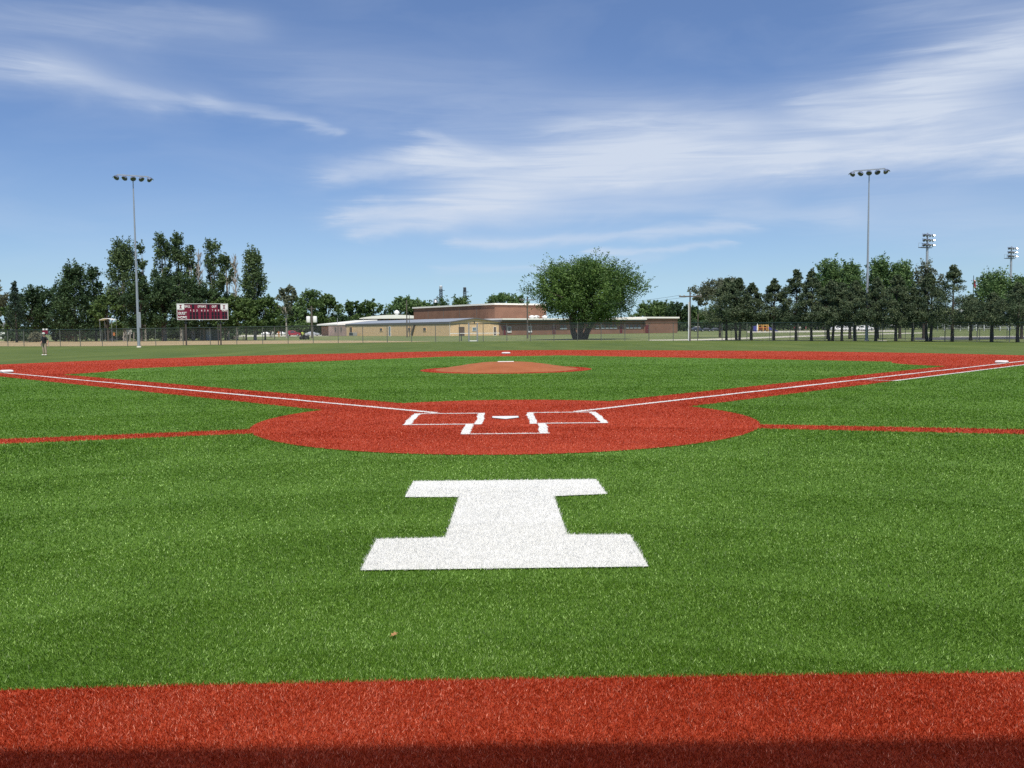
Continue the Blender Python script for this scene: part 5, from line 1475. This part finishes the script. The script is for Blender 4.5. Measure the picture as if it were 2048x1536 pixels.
for px, top, hw, dp, lf_, lab in ((706, 601, 22, 380, 'leaf_mid', 'green tree left of the domed roof'), (738, 598, 26, 385, 'leaf_mid', 'green tree above the domed roof, left one'),
                                  (682, 628, 22, 370, 'leaf_dark', 'low dark tree over the white sloping roof'), (764, 630, 14, 395, 'leaf_dark', 'small dark tree behind the domed roof'),
                                  (808, 592, 27, 390, 'leaf_fresh', 'light green tree left of the gymnasium'), (843, 597, 24, 395, 'leaf_fresh', 'light green tree at the gymnasium left corner'),
                                  (905, 590, 36, 400, 'leaf_mid', 'green tree between the two grain elevator towers'), (868, 606, 16, 410, 'leaf_dark', 'small dark tree by the grain bin'),
                                  (999, 586, 23, 390, 'leaf_fresh', 'light green tree above the gymnasium corner'), (1036, 588, 24, 395, 'leaf_fresh', 'light green tree above the right half of the gymnasium'),
                                  (1298, 601, 30, 430, 'leaf_mid', 'distant green tree right beside the big round tree'), (1322, 600, 26, 440, 'leaf_mid', 'distant green tree above the end of the brick wing'),
                                  (1352, 604, 26, 430, 'leaf_dark', 'distant dark tree right of the brick wing'), (1384, 612, 26, 440, 'leaf_dark', 'distant dark tree behind the crossarm pole'),
                                  (1416, 612, 26, 430, 'leaf_mid', 'distant green tree right of the crossarm pole'), (1452, 618, 30, 440, 'leaf_dark', 'distant dark tree seen behind the first pine')):
    tree('broadleaf_tree', px, top, hw*1.25, dp, 'round', lf_, lab, 668, 6500, group='trees behind the school')
tree('spruce_tree', 770, 620, 7, 380, 'spruce', 'leaf_spruce', 'tiny dark spruce left of the domed roof vent', 655, 1500)
# the big round tree
def big_tree():
    e = tree('maple_tree', 1175, 509, 105, 121, 'mushroom', 'leaf_maple', 'large round green tree with split trunk in front of the brick wing', 647, 88000, 'bark', size=.135, tones=(.0, 1.0), trunk_r=.40, trunks=3, vee=1.0, x_off=-1.0, ncl=130, nshoot=36, lumpy=1.7)
    return e


big_tree()
# right: broadleaf trees behind, pines in front
tree('spreading_tree', 1440, 554, 50, 128, 'umbrella', 'leaf_pale', 'flat topped pale green tree leaning out over the crossarm pole', 600, 6500, 'bark', tones=(0, .5))
tree('spreading_tree', 1396, 592, 17, 126, 'umbrella', 'leaf_pale', 'small drooping pale tree behind the crossarm', 612, 1400, 'bark', tones=(0, .4), trunk_r=.07)
for px, top, hw, dp, lab in ((1656, 512, 30, 104, 'fresh green tree with two upright tops behind the pines'), (1700, 518, 30, 102, 'fresh green tree left of the right floodlight pole'),
                             (1755, 510, 30, 103, 'fresh green tree with the highest top right of the right floodlight pole'), (1800, 520, 26, 101, 'fresh green tree ending the tall clump'),
                             (1985, 535, 36, 92, 'fresh green tree right of the flagpole'), (2044, 548, 26, 90, 'fresh green tree cut by the right edge')):
    tree('broadleaf_tree', px, top, hw*1.25, dp, 'upright', 'leaf_fresh', lab, 640, 12000, 'bark_dark', group='green trees among the pines', tones=(0, .75))
tree('broadleaf_tree', 1848, 516, 34, 100, 'upright', 'leaf_pale', 'loose grey green tree in front of the nearer stadium light', 600, 2600, 'bark_dark', tones=(0, .5))
pines = ((1453, 558, 40, 100, 'pine at the left end of the row'), (1476, 556, 38, 99, 'second pine of the row, wide and brownish'), (1503, 566, 32, 98, 'third pine of the row'),
         (1548, 557, 33, 96, 'lower pine standing slightly apart'), (1592, 539, 34, 94, 'pointed pine left of the tall clump'), (1623, 536, 28, 92, 'pointed pine at the left shoulder of the tall clump'),
         (1662, 560, 36, 90, 'dark pine under the two topped green tree'), (1684, 566, 32, 89, 'dark pine left of the right floodlight pole'), (1710, 562, 34, 88, 'dark pine touching the right floodlight pole'),
         (1752, 555, 36, 86, 'dark pine just right of the right floodlight pole'), (1792, 550, 36, 84, 'dark pine below the end of the tall clump'), (1826, 575, 32, 83, 'low brownish pine left of the loose grey green tree'),
         (1858, 545, 38, 82, 'dark pine below the nearer stadium light'), (1905, 530, 38, 79, 'dark pointed pine left of the flagpole'), (1942, 590, 24, 84, 'small pine below the flag'),
         (1984, 585, 34, 77, 'dark pine under the green tree right of the flagpole'), (2036, 565, 38, 74, 'dark pine cut by the right edge'))
for px, top, hw, dp, lab in pines:
    tree('pine_tree', px, top, hw*1.18, dp, 'pine', 'leaf_pine', lab, 649+(px*7 % 9)-3, 21000, 'bark_dark', group='row of pines behind the right fence', trunk_r=.13, tones=(.1, .8), trunks=2 if px in (1476, 1662, 1858) else 1)

# the far wood that closes the horizon, one mass of foliage
def far_wood():
    R_ = np.random.default_rng(5); n = 70000
    X = R_.uniform(-420, 420, n); Y = 560+R_.normal(0, 6, n)-.0003*X*X
    topz = 7.5+1.6*np.sin(X*.045)+1.3*np.sin(X*.11+1)+.9*np.sin(X*.27+2)+.6*np.sin(X*.61)
    Z = topz*np.sqrt(R_.random(n)); L = np.stack([X, Y, Z], 1)
    a = R_.normal(0, 1, (n, 3)); a /= np.linalg.norm(a, axis=1, keepdims=True); b = np.cross(a, R_.normal(0, 1, (n, 3))); b /= np.linalg.norm(b, axis=1, keepdims=True)
    s_ = R_.uniform(.45, .95, n)[:, None]
    V = np.stack([L-a*s_, L-b*s_*.6, L+a*s_, L+b*s_*.6], 1)
    tag(mesh_np('distant_wood', V.reshape(-1, 3), 4, M_['leaf_dark'], {'tone': np.repeat(R_.uniform(0, 1, n), 4)}), 'low dark wood along the horizon behind everything', 'wood', kind='stuff')


far_wood()


def hedge(name, x0, x1, y0, hgt, n, seed, leaf, label):
    R_ = np.random.default_rng(seed); X = R_.uniform(x0, x1, n); Y = y0+R_.normal(0, 1.6, n)
    tz = hgt*(1+.22*np.sin(X*.21+seed)+.16*np.sin(X*.53+1)+.12*np.sin(X*1.1))
    L = np.stack([X, Y, tz*np.sqrt(R_.random(n))], 1)
    a = R_.normal(0, 1, (n, 3)); a /= np.linalg.norm(a, axis=1, keepdims=True); b = np.cross(a, R_.normal(0, 1, (n, 3))); b /= np.linalg.norm(b, axis=1, keepdims=True)
    s_ = R_.uniform(.28, .6, n)[:, None]
    V = np.stack([L-a*s_, L-b*s_*.6, L+a*s_, L+b*s_*.6], 1)
    tag(mesh_np(name, V.reshape(-1, 3), 4, M_[leaf], {'tone': np.repeat(R_.uniform(0, 1, n), 4)}), label, 'hedge', kind='stuff')


hedge('far_thicket', 62, 215, 366, 3.6, 26000, 3, 'leaf_dark', 'dark thicket beyond the parked cars and playground at right')
hedge('far_thicket', -150, -76, 408, 4.4, 12000, 4, 'leaf_dark', 'dark thicket beyond the cars left of the school')
# people scattered on the far lot, small and colourful
for k, (px, dp, sh_, tr_, lab) in enumerate(((1590, 318, 'car_red', 'shirt_black', 'far person in red between the second and third pointed pines'), (1600, 322, 'white', 'siding', 'far person in white just left of a pine trunk'),
        (1612, 318, 'car_red', 'khaki', 'far person in red top and khaki trousers right of the pine trunk'), (1634, 316, 'white', 'car_dark', 'far person in white top and dark blue trousers'), (1646, 318, 'blue', 'shirt_black', 'far person in blue beside the one in white'))):
    person((*at(px, dp), 0), .5*k, 1.72, M_[sh_], M_[tr_], M_['bark'], lab)
